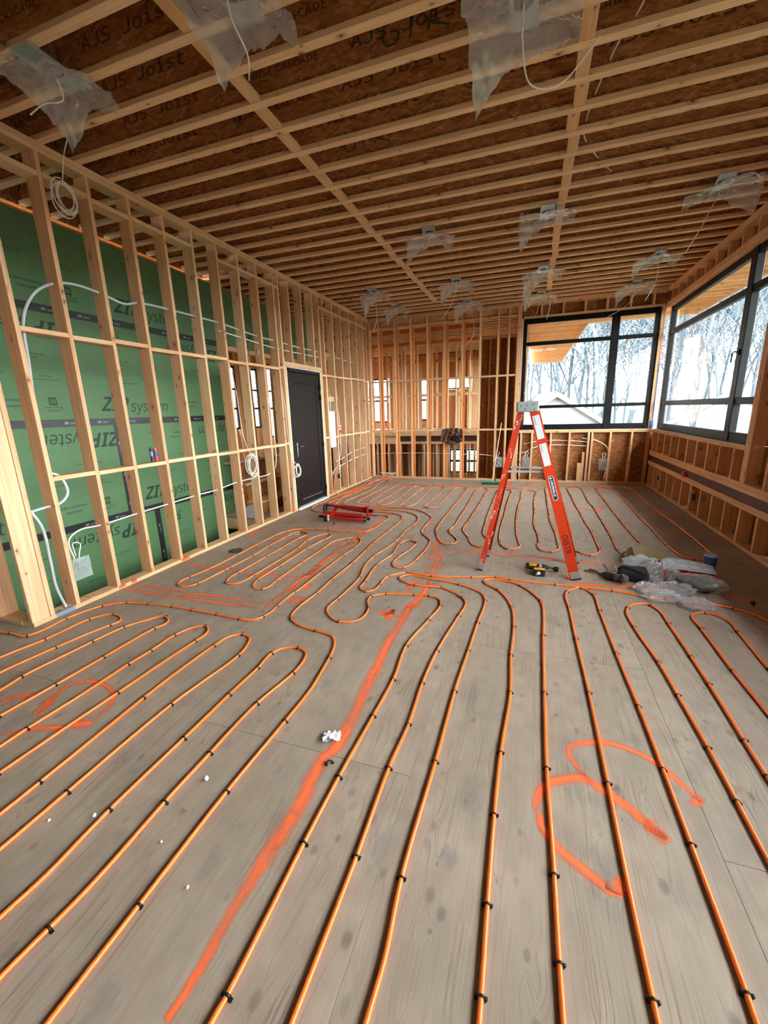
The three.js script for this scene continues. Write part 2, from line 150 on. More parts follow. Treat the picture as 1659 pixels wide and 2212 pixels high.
const CLIPS = [[0.098,0.916],[-0.08,0.928],[0.111,0.621],[0.189,0.354],[0.346,0.236],[0.564,0.19],[0.83,0.182],[1.056,0.183],[1.334,0.184],[1.575,0.2],[1.759,0.118],[1.764,-0.083],[0.309,0.912],[0.325,0.572],[0.433,0.433],[0.592,0.589],[0.516,0.969],[0.677,1.281],[0.749,0.579],[0.937,0.341],[1.019,0.536],[0.993,0.957],[0.994,1.273],[0.993,1.574],[1.254,1.608],[1.249,0.973],[1.262,0.784],[1.26,0.562],[1.395,0.377],[1.488,0.586],[1.465,1.22],[1.459,1.835],[1.705,1.806],[1.663,1.207],[1.669,0.6],[1.768,0.396],[1.932,0.668],[1.876,1.201],[2.155,1.396],[2.153,1.037],[2.154,0.735],[2.146,0.559],[2.293,0.445],[2.418,0.725],[2.365,1.052],[2.364,1.438],[2.607,1.111],[2.569,0.502],[2.297,0.19],[2.009,0.075],[3.062,0.942],[1.882,1.807],[2.155,1.814],[2.36,1.71],[2.601,2.046],[2.595,1.586],[3.054,2.14],[3.047,1.685],[3.049,1.353],[3.265,1.665],[3.256,1.241],[3.451,1.681],[3.752,1.33],[3.757,1.668],[3.98,1.76],[4.225,1.773],[4.482,1.233],[4.487,1.659],[2.621,-0.598],[2.864,-0.651],[3.016,-0.657],[3.155,-0.503],[3.107,-0.223],[3.045,0.198],[3.07,0.589],[3.267,0.945],[3.256,0.578],[3.269,0.2],[3.337,-0.371],[3.304,-0.713],[3.079,-0.877],[2.812,-0.871],[2.641,-1.168],[2.926,-1.102],[3.239,-0.989],[3.514,-0.708],[3.498,-0.285],[3.481,0.125],[3.462,0.592],[3.46,1.134],[3.324,-1.191],[3.546,-1.264],[3.601,-0.966],[3.739,-0.646],[3.771,-0.289],[3.768,0.105],[3.781,0.516],[3.756,0.989],[3.693,-1.242],[3.801,-1.115],[3.98,-0.83],[3.988,-0.221],[3.974,0.462],[3.968,1.026],[4.123,-1.232],[4.603,-1.228],[5.484,-1.106],[4.2,-1.08],[4.337,-1.192],[4.432,-1.093],[4.439,-0.77],[4.205,-0.765],[4.215,-0.237],[4.226,0.385],[4.224,1.023],[4.452,-0.113],[4.471,0.43],[4.479,0.865],[4.664,-0.886],[4.85,-0.992],[4.901,-0.672],[4.644,-0.549],[4.695,-0.087],[4.707,0.26],[4.721,0.661],[4.916,0.076],[4.908,0.773],[5.227,-0.953],[5.111,-0.659],[5.106,-0.119],[5.348,-0.676],[0.912,-2.423],[0.521,-2.222],[0.485,-1.984],[0.489,-1.601],[0.495,-1.168],[0.495,-0.671],[0.461,-0.425],[0.521,-0.228],[0.672,-0.312],[0.694,-0.689],[0.698,-0.779],[0.702,-1.176],[0.674,-1.554],[0.675,-1.984],[0.748,-2.266],[0.876,-2.199],[0.887,-1.924],[0.886,-1.568],[0.896,-1.178],[0.895,-0.666],[0.955,-0.417],[1.106,-0.646],[1.107,-1.172],[1.098,-1.583],[1.057,-1.87],[1.085,-2.099],[1.223,-0.964],[1.225,-0.547],[1.403,-0.388],[1.426,-0.589],[1.759,-0.396],[1.764,-0.088],[1.208,-2.251],[1.259,-1.983],[1.228,-1.574],[1.415,-1.137],[1.422,-1.596],[1.528,-2.111],[1.669,-2.179],[1.753,-2.083],[1.801,-1.733],[1.779,-1.478],[1.771,-0.917],[1.986,-1.255],[1.972,-0.78],[1.976,-0.426],[0.913,-2.417],[1.113,-2.41],[1.408,-2.413],[1.655,-2.447],[1.714,-2.657],[1.978,-2.551],[1.962,-2.003],[2.2,-2.604],[2.215,-2.337],[2.228,-2.113],[2.145,-1.537],[2.222,-0.897],[2.222,-0.361],[2.406,0.006],[2.563,-0.283],[2.504,-0.512],[2.618,-0.598],[2.319,-0.816],[2.279,-1.267],[2.34,-1.679],[2.31,-2.047],[2.409,-2.247],[2.503,-2.147],[2.482,-1.84],[2.437,-1.549],[2.568,-1.275],[2.646,-1.512],[2.677,-1.814],[2.648,-2.293],[2.497,-2.551],[2.444,-2.859],[2.403,-0.598],[2.493,-0.774],[2.509,-1.016],[2.641,-1.166],[2.925,-1.115],[2.63,-0.994],[2.821,-0.859],[2.652,-2.668],[2.749,-2.374],[2.925,-2.2],[2.957,-2.482],[2.828,-2.732],[2.836,-3.066],[2.837,-4.348],[2.828,-3.705],[2.613,-3.656],[2.609,-4.576],[2.606,-3.156],[3.029,-4.628],[3.012,-4.098],[3.0,-3.372],[3.012,-2.819],[3.106,-2.558],[3.346,-2.194],[3.264,-3.167],[3.245,-3.743],[3.245,-4.674],[3.5,-4.905],[3.497,-4.266],[3.497,-3.8],[3.492,-3.176],[3.514,-2.508],[3.618,-2.207],[3.751,-2.513],[3.705,-3.181],[3.683,-3.897],[3.69,-4.597],[3.719,-5.175],[3.721,-5.837],[3.92,-6.056],[3.945,-4.855],[3.954,-4.127],[3.947,-3.283],[3.986,-2.871],[3.991,-2.556],[4.115,-2.208],[2.548,-6.143],[2.341,-5.761],[2.049,-6.157],[1.886,-5.871],[2.134,-5.097],[1.9,-5.051],[2.203,-4.113],[2.334,-4.377],[3.99,-2.534],[4.114,-2.207],[4.214,-2.518],[4.203,-3.123],[4.169,-3.588],[4.169,-4.345],[4.169,-5.036],[4.178,-5.632],[4.616,-5.661],[4.618,-4.887],[4.637,-4.244],[4.643,-3.746],[4.671,-3.207],[4.664,-2.471],[4.536,-2.191],[4.871,-6.064],[4.857,-5.129],[4.883,-4.805],[4.882,-4.585],[4.884,-4.339],[4.885,-3.927],[4.883,-3.591],[4.879,-3.315],[4.879,-2.957],[4.857,-2.476],[5.149,-3.294],[5.14,-3.916],[5.135,-4.556],[5.138,-5.336],[5.154,-6.473],[5.476,-6.24],[5.456,-5.017],[5.456,-4.627],[5.441,-4.161],[5.436,-3.449],[5.444,-3.201],[5.445,-2.805],[5.574,-2.328],[5.816,-2.764],[5.822,-3.165],[5.82,-3.719],[5.811,-4.245],[5.794,-4.58],[5.796,-4.929],[5.809,-5.524],[5.681,-6.702],[5.312,-6.759]];
const PAINT = [[0.058,[[2.937,-1.097],[2.947,-0.918],[2.942,-0.657],[2.903,-0.415],[2.902,-0.173],[2.896,0.103],[2.941,0.818],[2.955,1.199],[2.92,1.285],[2.931,1.444],[2.943,1.548],[2.93,1.8],[2.922,1.974],[2.93,2.123],[2.92,2.237]]],[0.06,[[2.795,-1.032],[2.789,-0.899],[2.789,-0.752]]],[0.04,[[2.724,-1.137],[3.01,-1.2]]],[0.05,[[2.757,-0.865],[3.035,-0.929]]],[0.06,[[2.799,-1.318],[2.852,-1.425],[2.991,-1.4]]],[0.045,[[2.841,-0.422],[2.996,-0.438]]],[0.03,[[2.82,-0.212],[2.93,-0.225]]],[0.09,[[2.69,-0.202],[2.721,-0.267],[2.782,-0.247],[2.82,-0.212]]],[0.08,[[2.748,-0.164],[2.79,-0.194]]],[0.05,[[2.739,-2.4],[2.783,-2.008],[2.814,-1.646]]],[0.05,[[2.888,-1.918],[2.894,-1.599],[2.912,-1.259]]],[0.03,[[2.683,-1.791],[2.938,-1.784]]],[0.05,[[2.766,-1.965],[3.087,-2.008],[3.345,-2.018],[3.464,-1.987],[3.838,-1.981],[4.158,-1.979],[4.159,-1.949],[4.303,-1.948],[4.398,-1.955],[4.628,-1.953],[4.808,-1.953]]],[0.04,[[-0.046,-0.727],[0.51,-0.735],[1.044,-0.704],[1.604,-0.747]]],[0.035,[[-0.015,-0.128],[0.707,-0.107],[0.925,-0.126],[1.367,-0.122],[1.619,-0.118]]],[0.04,[[-0.026,-0.017],[0.534,0.007],[0.97,-0.015],[1.346,-0.016],[1.623,-0.027]]],[0.055,[[1.664,-0.039],[1.659,-0.225],[1.665,-0.445],[1.644,-0.68],[1.676,-0.82],[1.657,-1.071],[1.67,-0.809],[1.634,-1.102],[1.64,-1.447],[1.631,-1.754],[1.661,-1.974],[1.666,-2.204],[1.657,-2.449],[1.645,-3.357]]],[0.09,[[1.82,-0.19],[1.861,-0.244],[1.91,-0.323]]],[0.07,[[1.576,-0.528],[1.649,-0.485],[1.739,-0.485]]],[0.09,[[1.728,-0.582],[1.843,-0.539]]],[0.035,[[1.521,-0.856],[1.642,-0.859],[1.761,-0.862]]],[0.03,[[1.593,-1.107],[1.752,-1.117]]],[0.03,[[1.394,-1.952],[1.622,-1.964],[1.858,-1.98]]],[0.03,[[1.444,-1.79],[1.614,-1.791],[1.781,-1.793]]],[0.05,[[0.131,-1.901],[0.064,-2.104],[0.069,-2.26],[0.269,-2.334]]],[0.05,[[0.086,-1.961],[0.24,-1.927]]],[0.035,[[0.533,-1.774],[0.769,-1.921],[1.011,-2.071]]],[0.025,[[0.053,-2.531],[0.32,-2.652],[0.905,-2.675]]],[0.03,[[0.808,-2.69],[1.229,-2.668],[1.634,-2.671]]],[0.025,[[0.925,-2.549],[1.322,-2.583],[1.638,-2.626]]],[0.02,[[0.067,-3.267],[0.445,-3.29],[0.643,-3.305]]],[0.03,[[1.183,1.502],[1.112,1.399],[1.075,1.25],[1.153,1.184],[1.286,1.174],[1.445,1.231],[1.521,1.317],[1.541,1.411]]],[0.05,[[1.177,1.504],[1.136,1.435],[1.07,1.345]]],[0.055,[[1.455,1.509],[1.509,1.468],[1.554,1.441]]],[0.035,[[1.157,1.677],[1.265,1.593],[1.455,1.509]]],[0.05,[[0.841,1.504],[0.866,1.419],[0.983,1.372]]],[0.04,[[3.913,1.25],[3.954,1.114],[4.065,1.037],[4.145,1.02],[4.205,1.065],[4.294,1.118],[4.356,1.183],[4.406,1.22]]],[0.055,[[4.335,1.164],[4.376,1.201],[4.414,1.223]]],[0.03,[[4.152,1.039],[4.12,0.977],[4.072,0.886],[4.087,0.831],[4.172,0.783],[4.281,0.755],[4.389,0.78],[4.466,0.827],[4.548,0.932],[4.594,0.991]]],[0.06,[[4.561,0.976],[4.587,1.013]]],[0.035,[[3.922,1.247],[3.948,1.333],[4.02,1.404],[4.11,1.461],[4.2,1.495]]],[0.045,[[4.193,1.429],[4.212,1.489]]],[0.035,[[4.289,-1.837],[4.247,-1.371]]],[0.07,[[4.269,-1.319],[4.654,-1.358],[5.138,-1.421]]],[0.04,[[5.49,-1.391],[5.736,-1.364]]],[0.04,[[4.422,-4.742],[4.779,-4.597],[4.97,-4.472]]],[0.04,[[4.918,-4.46],[5.029,-4.917]]],[0.08,[[3.401,-7.102],[3.459,-6.454]]]];
// ---------- materials ----------
const P = (o) => new THREE.MeshPhysicalMaterial(o), S = (o) => new THREE.MeshStandardMaterial(o);
const lum = [lumberTexture(11, [232, 190, 148], [200, 146, 102]), lumberTexture(23, [226, 180, 138], [192, 136, 92]), lumberTexture(37, [236, 200, 160], [206, 156, 114])];
const lumBump = texture(128, 512, (x, y) => { const v = 255 * (0.6 * vnoise(x / 1.6, y / 40, 80, 13, 5) + 0.4 * vnoise(x / 4, y / 128, 32, 4, 6)); return [v, v, v]; }, false);
const WOOD = lum.map((map) => S({ map, bumpMap: lumBump, bumpScale: 0.0006, roughness: 0.78 }));
const PLATE = [S({ map: lum[2], roughness: 0.8, bumpMap: lumBump, bumpScale: 0.0008, color: 0xf4eee2 })];
const flangeT = lumberTexture(53, [242, 208, 166], [214, 166, 122]); const FLANGE = [S({ map: flangeT, roughness: 0.75 }), S({ map: lum[2], roughness: 0.75 })];
const LVL = [S({ map: lum[1], roughness: 0.7, color: 0xf4bd74 })];
const osbCols = ['#9c6335', '#844e28', '#ad743f', '#70401f', '#b88450', '#905a2e'];
const osbT = canvas(1024, 1024, (c, w, h) => strands(c, w, h, 850, 5, osbCols, 5200));
osbT.repeat.set(0.512 / 1.2, 2.048 / 1.2);
const OSB = [S({ map: osbT, roughness: 0.82, bumpMap: osbT, bumpScale: 0.001 })];
const webCols = ['#bf7b4a', '#a9683a', '#cd8f5c', '#945530', '#d8a06e', '#b27142'];
function webTexture(seed) {
  return canvas(2048, 128, (c, w, h) => {
    strands(c, w, h, 330, seed, webCols, 5200);
    const r = rng(seed + 7); c.fillStyle = '#24130a'; c.textBaseline = 'middle';
    c.globalAlpha = 0.52;
    for (let k = 0; k < 3; k++) {
      const x = 60 + k * 690 + r() * 60;
      c.font = 'bold 48px monospace'; c.fillText('AJS Joist', x + 330, 62);
      c.font = 'bold 26px sans-serif'; c.fillText('BOISE CASCADE', x + 60, 66);
      c.lineWidth = 4; c.strokeStyle = '#24130a'; c.beginPath(); c.arc(x + 34, 66, 19, 0, 7); c.stroke(); c.beginPath(); c.moveTo(x + 34, 50); c.lineTo(x + 24, 78); c.lineTo(x + 44, 78); c.closePath(); c.fill();
    }
    if (seed === 62) { c.strokeStyle = '#0e3a22'; c.lineWidth = 6; c.beginPath(); c.moveTo(1180, 40); c.quadraticCurveTo(1160, 110, 1200, 100); c.quadraticCurveTo(1220, 70, 1190, 70); c.moveTo(1240, 40); c.lineTo(1232, 100); c.moveTo(1280, 36); c.lineTo(1270, 96); c.moveTo(1310, 60); c.lineTo(1262, 72); c.lineTo(1316, 98); c.stroke(); }
    c.font = 'bold 13px monospace'; for (let x = 8; x < w; x += 420) c.fillText('BOISE CASCADE  MADE IN CANADA  140  24', x + r() * 30, 116);
    c.globalAlpha = 1;
  });
}
const WEB = [61, 62, 63].map((s) => S({ map: webTexture(s), roughness: 0.85 }));
// weathered plywood, 1.22 m by 2.44 m, grain along v
function plyTexture(seed) {
  const w = 768, h = 1536, r = rng(seed), knots = [], stains = [];
  for (let i = 0; i < 70; i++) knots.push([r() * w, r() * h, 3 + r() * 7, 0.3 + r() * 0.6]);
  for (let i = 0; i < 40; i++) stains.push([r() * w, r() * h, 10 + r() * 34, 0.08 + r() * 0.3, r()]);
  const kg = new Map(), cell = 96; // buckets, so that each pixel looks at few knots
  const put = (x, y, o) => { const k = x + ',' + y; if (!kg.has(k)) kg.set(k, []); kg.get(k).push(o); };
  for (const o of knots) for (let i = -1; i <= 1; i++) for (let j = -1; j <= 1; j++) put(Math.floor(o[0] / cell) + i, Math.floor(o[1] / cell) + j, ['k', ...o]);
  for (const o of stains) for (let i = -1; i <= 1; i++) for (let j = -1; j <= 1; j++) put(Math.floor(o[0] / cell) + i, Math.floor(o[1] / cell) + j, ['s', ...o]);
  const bump = new Uint8Array(w * h);
  const t = texture(w, h, (x, y) => {
    let wob = 36 * vnoise(x / 130, y / 330, 6, 5, seed + 9) + 9 * vnoise(x / 50, y / 150, 16, 11, seed + 10), k = 0, st = 0, ring = 0;
    for (const o of kg.get(Math.floor(x / cell) + ',' + Math.floor(y / cell)) || []) {
      const dx = x - o[1], dy = (y - o[2]) * 0.6, d = Math.hypot(dx, dy);
      if (o[0] === 'k') { wob += 14 * Math.exp(-((d / (o[3] * 3.4)) ** 2)) * Math.sign(dx); if (d < o[3] * 1.35) { k = Math.max(k, o[4] * (1 - (d / (o[3] * 1.35)) ** 3)); ring = Math.sin(d * 1.5) * 0.5 + 0.5; } }
      else { const m = d / o[3] + 0.9 * (vnoise(x / 9, y / 16, 86, 96, seed + 20) - 0.5); if (m < 1) st = Math.max(st, o[4] * (1 - m * m)); }
    }
    const gr = vnoise((x + wob) / 2.1, y / 260, 400, 6, seed), fine = vnoise((x + wob * 0.6) / 1.2, y / 40, 700, 39, seed + 1), big = vnoise(x / 150, y / 220, 6, 7, seed + 2), dirt = vnoise(x / 34, y / 40, 23, 39, seed + 3), sp = hash2(x, y, seed + 4);
    const mask = vnoise(x / 90, y / 260, 9, 6, seed + 6), line = Math.max(0, gr - 0.56) * 2.4 * (0.35 + 1.3 * mask * mask);
    let c = mix([172, 155, 140], [142, 127, 114], 0.45 * big + 0.45 * dirt);
    c = mix(c, [112, 94, 80], Math.min(0.6, 0.48 * line * (0.35 + fine) + 0.14 * fine));
    c = mix(c, [84, 72, 64], k * (0.46 + 0.2 * ring) * (0.45 + 0.7 * dirt)); c = mix(c, [96, 95, 100], st * 0.8);
    if (sp > 0.9993) c = [214, 206, 190];
    bump[y * w + x] = 255 * Math.max(0, Math.min(1, 0.75 - 0.6 * line * fine - 0.25 * fine));
    return c;
  });
  const b = texture(w / 2, h / 2, (x, y) => { const v = bump[y * 2 * w + x * 2]; return [v, v, v]; }, false);
  return [t, b];
}
const PLY = [101, 202, 303].map((s) => { const [map, bumpMap] = plyTexture(s); return S({ map, bumpMap, bumpScale: 0.0012, roughness: 0.62 }); });
// green coated sheathing with its print, 2.44 m by 1.22 m
function zipLogo(c, x, y) {
  const ink = 'rgba(20,38,26,0.88)';
  c.save(); c.translate(x, y); c.transform(1, 0, -0.36, 1, 0, 0); c.fillStyle = ink; c.font = 'bold 205px sans-serif'; c.fillText('ZIP', 0, 0); c.restore();
  c.save(); c.translate(x + 345, y + 6); c.transform(1, 0, -0.2, 1, 0, 0); c.fillStyle = ink; c.font = '165px sans-serif'; c.fillText('system', 0, 0); c.restore();
}
const zipT = canvas(2048, 1024, (c, w, h) => {
  const r = rng(9); c.fillStyle = '#567c52'; c.fillRect(0, 0, w, h);
  for (let i = 0; i < 5000; i++) { c.globalAlpha = 0.05 + r() * 0.06; c.fillStyle = r() < 0.5 ? '#466b45' : '#668c60'; const L = 20 + r() * 80; c.save(); c.translate(r() * w, r() * h); c.rotate(r() * 3); c.fillRect(0, 0, L, 4 + r() * 12); c.restore(); }
  c.globalAlpha = 1; c.strokeStyle = '#24402c'; c.lineWidth = 2; for (let i = 0; i < 26; i++) { c.beginPath(); c.arc(r() * w, r() * h, 5, 0, 7); c.stroke(); }
  const row = () => {
    zipLogo(c, 90, h - 110);
    c.fillStyle = 'rgba(20,40,26,0.75)'; c.font = 'bold 34px sans-serif'; c.fillText('3x the revolution', 1180, h - 200); c.fillText('zipsystem', 1240, h - 150);
    c.font = 'bold 22px sans-serif'; c.fillText('132 / 8', 420, h - 430); c.fillText('Sheathing 24 exposure 1', 360, h - 400); c.fillText('Made in Canada', 1160, h - 430); c.fillText('APA rated', 1600, h - 420); c.fillText('wood structural panel', 1540, h - 390);
    c.fillRect(1640, h - 240, 74, 74); c.fillStyle = '#567c52'; c.font = 'bold 50px sans-serif'; c.fillText('30', 1649, h - 184); c.fillStyle = 'rgba(20,40,26,0.75)'; c.font = 'bold 24px sans-serif'; c.fillText('WALL SYSTEM', 1600, h - 138); c.fillText('WARRANTY', 1620, h - 110);
  };
  row(); c.save(); c.translate(w, h); c.rotate(Math.PI); row(); c.restore();
});
const ZIP = S({ map: zipT, roughness: 0.55 });
const tapeT = canvas(1024, 64, (c, w, h) => { const r = rng(3); c.fillStyle = '#15161a'; c.fillRect(0, 0, w, h); for (let i = 0; i < 260; i++) { c.globalAlpha = 0.1 + 0.15 * r(); c.strokeStyle = '#6a6c76'; c.lineWidth = 1 + r(); c.beginPath(); const x = r() * w, y = r() * h; c.moveTo(x, y); c.lineTo(x + 10 + r() * 40, y + (r() - 0.5) * 10); c.stroke(); } c.globalAlpha = 0.9; c.fillStyle = '#c9ccd2'; for (let x = 40; x < w; x += 340) { c.font = 'bold 26px sans-serif'; c.fillText('ZIP', x, 42); c.font = '22px sans-serif'; c.fillText('system', x + 50, 42); } });
const TAPE = S({ map: tapeT, roughness: 0.4 });
const PEX = P({ color: new THREE.Color().setRGB(0.98, 0.2, 0.025), roughness: 0.26, clearcoat: 0.6, clearcoatRoughness: 0.12 });
const BLACK = S({ color: 0x141416, roughness: 0.45 });
const sprayT = texture(128, 1024, (x, y) => {
  const u = (x / 127 - 0.5) * 2, wob = 0.1 * (vnoise(7, y / 70, 9, 15, 75) - 0.5), n = 0.6 * vnoise(x / 2.4, y / 110, 53, 10, 71) + 0.4 * vnoise(x / 16, y / 40, 8, 26, 72), p = hash2(x, y, 73);
  let a = Math.exp(-(((u + wob) / 0.46) ** 2)) * (0.42 + 0.95 * n) * (0.7 + 0.5 * vnoise(3, y / 160, 9, 7, 76)) - 0.06; if (Math.abs(u) > 0.93) a = 0; const v = a > 0.07 + 0.9 * p ? 255 : 0; return [v, v, v]; // droplets: each spot is either painted or bare
}, false);
const SPRAY = S({ color: new THREE.Color().setRGB(1.0, 0.17, 0.05), roughness: 0.7, alphaMap: sprayT, transparent: true, polygonOffset: true, polygonOffsetFactor: -2, side: THREE.DoubleSide });
const GALV = S({ color: 0xb2babf, metalness: 0.45, roughness: 0.38 });
const filmBump = texture(256, 256, (x, y) => { const a = vnoise(x / 22, y / 22, 12, 12, 81), b = vnoise(x / 9, y / 9, 29, 29, 82); const v = 255 * (0.7 * Math.abs(a - 0.5) * 2 + 0.3 * b); return [v, v, v]; }, false);
const FILM = P({ color: 0xf2f5fa, transmission: 0.74, thickness: 0, roughness: 0.09, ior: 1.5, bumpMap: filmBump, bumpScale: 0.006, side: THREE.DoubleSide, specularIntensity: 1 });
const CLEAR = P({ color: 0xf7f9fc, transmission: 0.84, thickness: 0, roughness: 0.08, ior: 1.5, bumpMap: filmBump, bumpScale: 0.006, side: THREE.DoubleSide });
const WHITEWIRE = S({ color: 0xe9e8e2, roughness: 0.5 }), GREYWIRE = S({ color: 0xb9bcc0, roughness: 0.5 });
const FRAME = P({ color: 0x060708, roughness: 0.5, specularIntensity: 0.35 });
const GLASS = P({ color: 0xf2fbf8, transmission: 1, thickness: 0, roughness: 0, ior: 1.5 });
const STEEL = S({ color: 0x4d2622, roughness: 0.6 });
const DOORM = P({ color: 0x1b1110, roughness: 0.55, specularIntensity: 0.35 });
const CHROME = S({ color: 0xd8dadd, metalness: 1, roughness: 0.22 });
const FOAM = S({ color: 0xe8e4d2, roughness: 0.9 });
// ---------- the room ----------
const XR = 6.187, ZB = -7.211, TOP = 3.828, STUD = 0.038, DEEP = 0.14, OC = 0.4064, ST = 3.752;
for (const m of PLY) for (const t of [m.map, m.bumpMap]) t.repeat.set(0.512 / 1.22, 2.048 / 2.44);

// floor: plywood sheets 1.22 by 2.44 m, joints staggered
const floor = struct('floor', 'weathered plywood subfloor with orange spray paint marks', 'floor');
{
  const xs = []; for (let x = -2.74; x < 7; x += 1.22) xs.push(x);
  const under = B(floor, 'floor_deck', -0.14, XR + DEEP, -0.06, -0.022, ZB - DEEP, 4.7, OSB);
  B(floor, 'floor_deck', -1.25, -0.14, -0.06, -0.022, 0.66, 4.7, OSB);
  xs.forEach((x0, i) => {
    const off = (Math.round((x0 - 2.14) / 1.22) % 2 === 0) ? 1.247 : 0.027;
    for (let k = -5; k < 4; k++) {
      const z0 = off + k * 2.44;
      for (const [cx0, cx1, cz0, cz1] of [[-0.14, XR + DEEP, ZB - DEEP, 4.7], [-1.25, -0.14, 0.66, 4.7]]) {
        const a = Math.max(x0, cx0), b = Math.min(x0 + 1.22, cx1), c = Math.max(z0, cz0), d = Math.min(z0 + 2.44, cz1);
        if (b - a < 0.03 || d - c < 0.03) continue;
        B(floor, 'plywood_sheet', a + 0.0004, b - 0.0004, -0.02, 0, c + 0.0012, d - 0.0012, PLY, 2, 0.0008);
      }
    }
  });
}
// sprayed lines and letters on the sheets
PAINT.forEach(([w, pts]) => {
  const P3 = pts.map(([x, z]) => V(x, 0, z)); const c = new THREE.CatmullRomCurve3(P3, false, 'centripetal'), L = c.getLength(), n = Math.max(4, Math.ceil(L / 0.06));
  const pos = [], uv = [], idx = [], up = [], off = (pts[0][0] * 7.3) % 1;
  for (let i = 0; i <= n; i++) {
    const p = c.getPointAt(i / n), t = c.getTangentAt(i / n), e = Math.min(1, 0.3 + 3.2 * Math.min(i, n - i) / n + 0.15), hw = (w * 1.15 + 0.008) * (0.85 + 0.3 * vnoise(i * 0.4, w * 90, 99, 99, 3)) * Math.min(1, e);
    pos.push(p.x + t.z * hw, 0.00015, p.z - t.x * hw, p.x - t.z * hw, 0.00015, p.z + t.x * hw); up.push(0, 1, 0, 0, 1, 0); uv.push(0, i / n * L + off, 1, i / n * L + off);
    if (i < n) { const a = i * 2; idx.push(a, a + 1, a + 2, a + 1, a + 3, a + 2); }
  }
  const g = new THREE.BufferGeometry(); g.setAttribute('position', new THREE.Float32BufferAttribute(pos, 3)); g.setAttribute('normal', new THREE.Float32BufferAttribute(up, 3)); g.setAttribute('uv', new THREE.Float32BufferAttribute(uv, 2)); g.setIndex(idx);
  mesh('paint_mark', g, SPRAY, floor);
});

// ceiling of I-joists 12 inches apart
const ceiling = struct('ceiling', 'open ceiling of wooden I-joists with printed strand board webs', 'ceiling');
const JZ = []; for (let k = -15; k <= 46; k++) JZ.push(-0.03 - 0.3048 * k);
for (const m of WEB) m.map.repeat.set(1, 1);
JZ.forEach((z, i) => {
  const x0 = z < -7.3 ? -4.7 : z < -3.2 ? -4.7 : -1.25, x1 = z < -7.3 ? 3.62 : XR + DEEP;
  const j = new THREE.Group(); j.name = 'joist'; ceiling.add(j);
  B(j, 'bottom_flange', x0, x1, TOP + 0.001, TOP + 0.039, z - 0.032, z + 0.032, FLANGE);
  B(j, 'top_flange', x0, x1, TOP + 0.318, TOP + 0.356, z - 0.032, z + 0.032, FLANGE);
  const L = x1 - x0, g = new THREE.BoxGeometry(L, 0.28, 0.0095), u = g.attributes.uv, p = g.attributes.position, off = ((i * 0.37) % 1);
  for (let v = 0; v < u.count; v++) u.setXY(v, (p.getX(v) + L / 2) / 6.2 + off, (p.getY(v) + 0.14) / 0.28);
  part(j, 'web', g, WEB[i % 3], (x0 + x1) / 2, TOP + 0.179, z);
});
B(ceiling, 'deck', -4.75, XR + DEEP, TOP + 0.357, TOP + 0.376, -7.3, 4.75, OSB); B(ceiling, 'deck', -4.75, 3.62, TOP + 0.357, TOP + 0.376, -14.6, -7.3, OSB);
// short flat boards between the joists, in two lines
for (const [x, z0, z1, w] of [[1.83, -6.6, 4.4, 0.089], [4.02, -6.6, 4.4, 0.089]]) for (let i = 0; i + 1 < JZ.length; i++) {
  const a = JZ[i + 1] + 0.033, b = JZ[i] - 0.033; if (a < z0 || b > z1) continue;
  const dx = (pieceRand() - 0.5) * 0.03; B(ceiling, 'blocking', x - w / 2 + dx, x + w / 2 + dx, TOP + 0.004, TOP + 0.036, a, b, PLATE, 2);
}
// joist ends closed above the walls
for (let i = 0; i + 1 < JZ.length; i++) { const a = JZ[i + 1] + 0.006, b = JZ[i] - 0.006; if (a > -7.4) B(ceiling, 'rim_block', XR + 0.1, XR + 0.128, TOP + 0.002, TOP + 0.356, a, b, OSB); else B(ceiling, 'rim_block', 3.59, 3.618, TOP + 0.002, TOP + 0.356, a, b, OSB); }
B(ceiling, 'rim_board', 3.62, XR + DEEP, TOP + 0.001, TOP + 0.356, ZB - DEEP, ZB - DEEP + 0.03, OSB); B(ceiling, 'rim_board', -1.3, XR + DEEP, TOP + 0.001, TOP + 0.356, 4.66, 4.7, OSB); B(ceiling, 'rim_board', -4.75, 3.6, TOP + 0.001, TOP + 0.356, -14.53, -14.49, OSB); B(ceiling, 'rim_board', -4.74, -4.71, TOP + 0.001, TOP + 0.356, -14.5, -3.2, OSB); B(ceiling, 'rim_board', -1.3, -1.26, TOP + 0.001, TOP + 0.356, -3.2, 4.7, OSB);

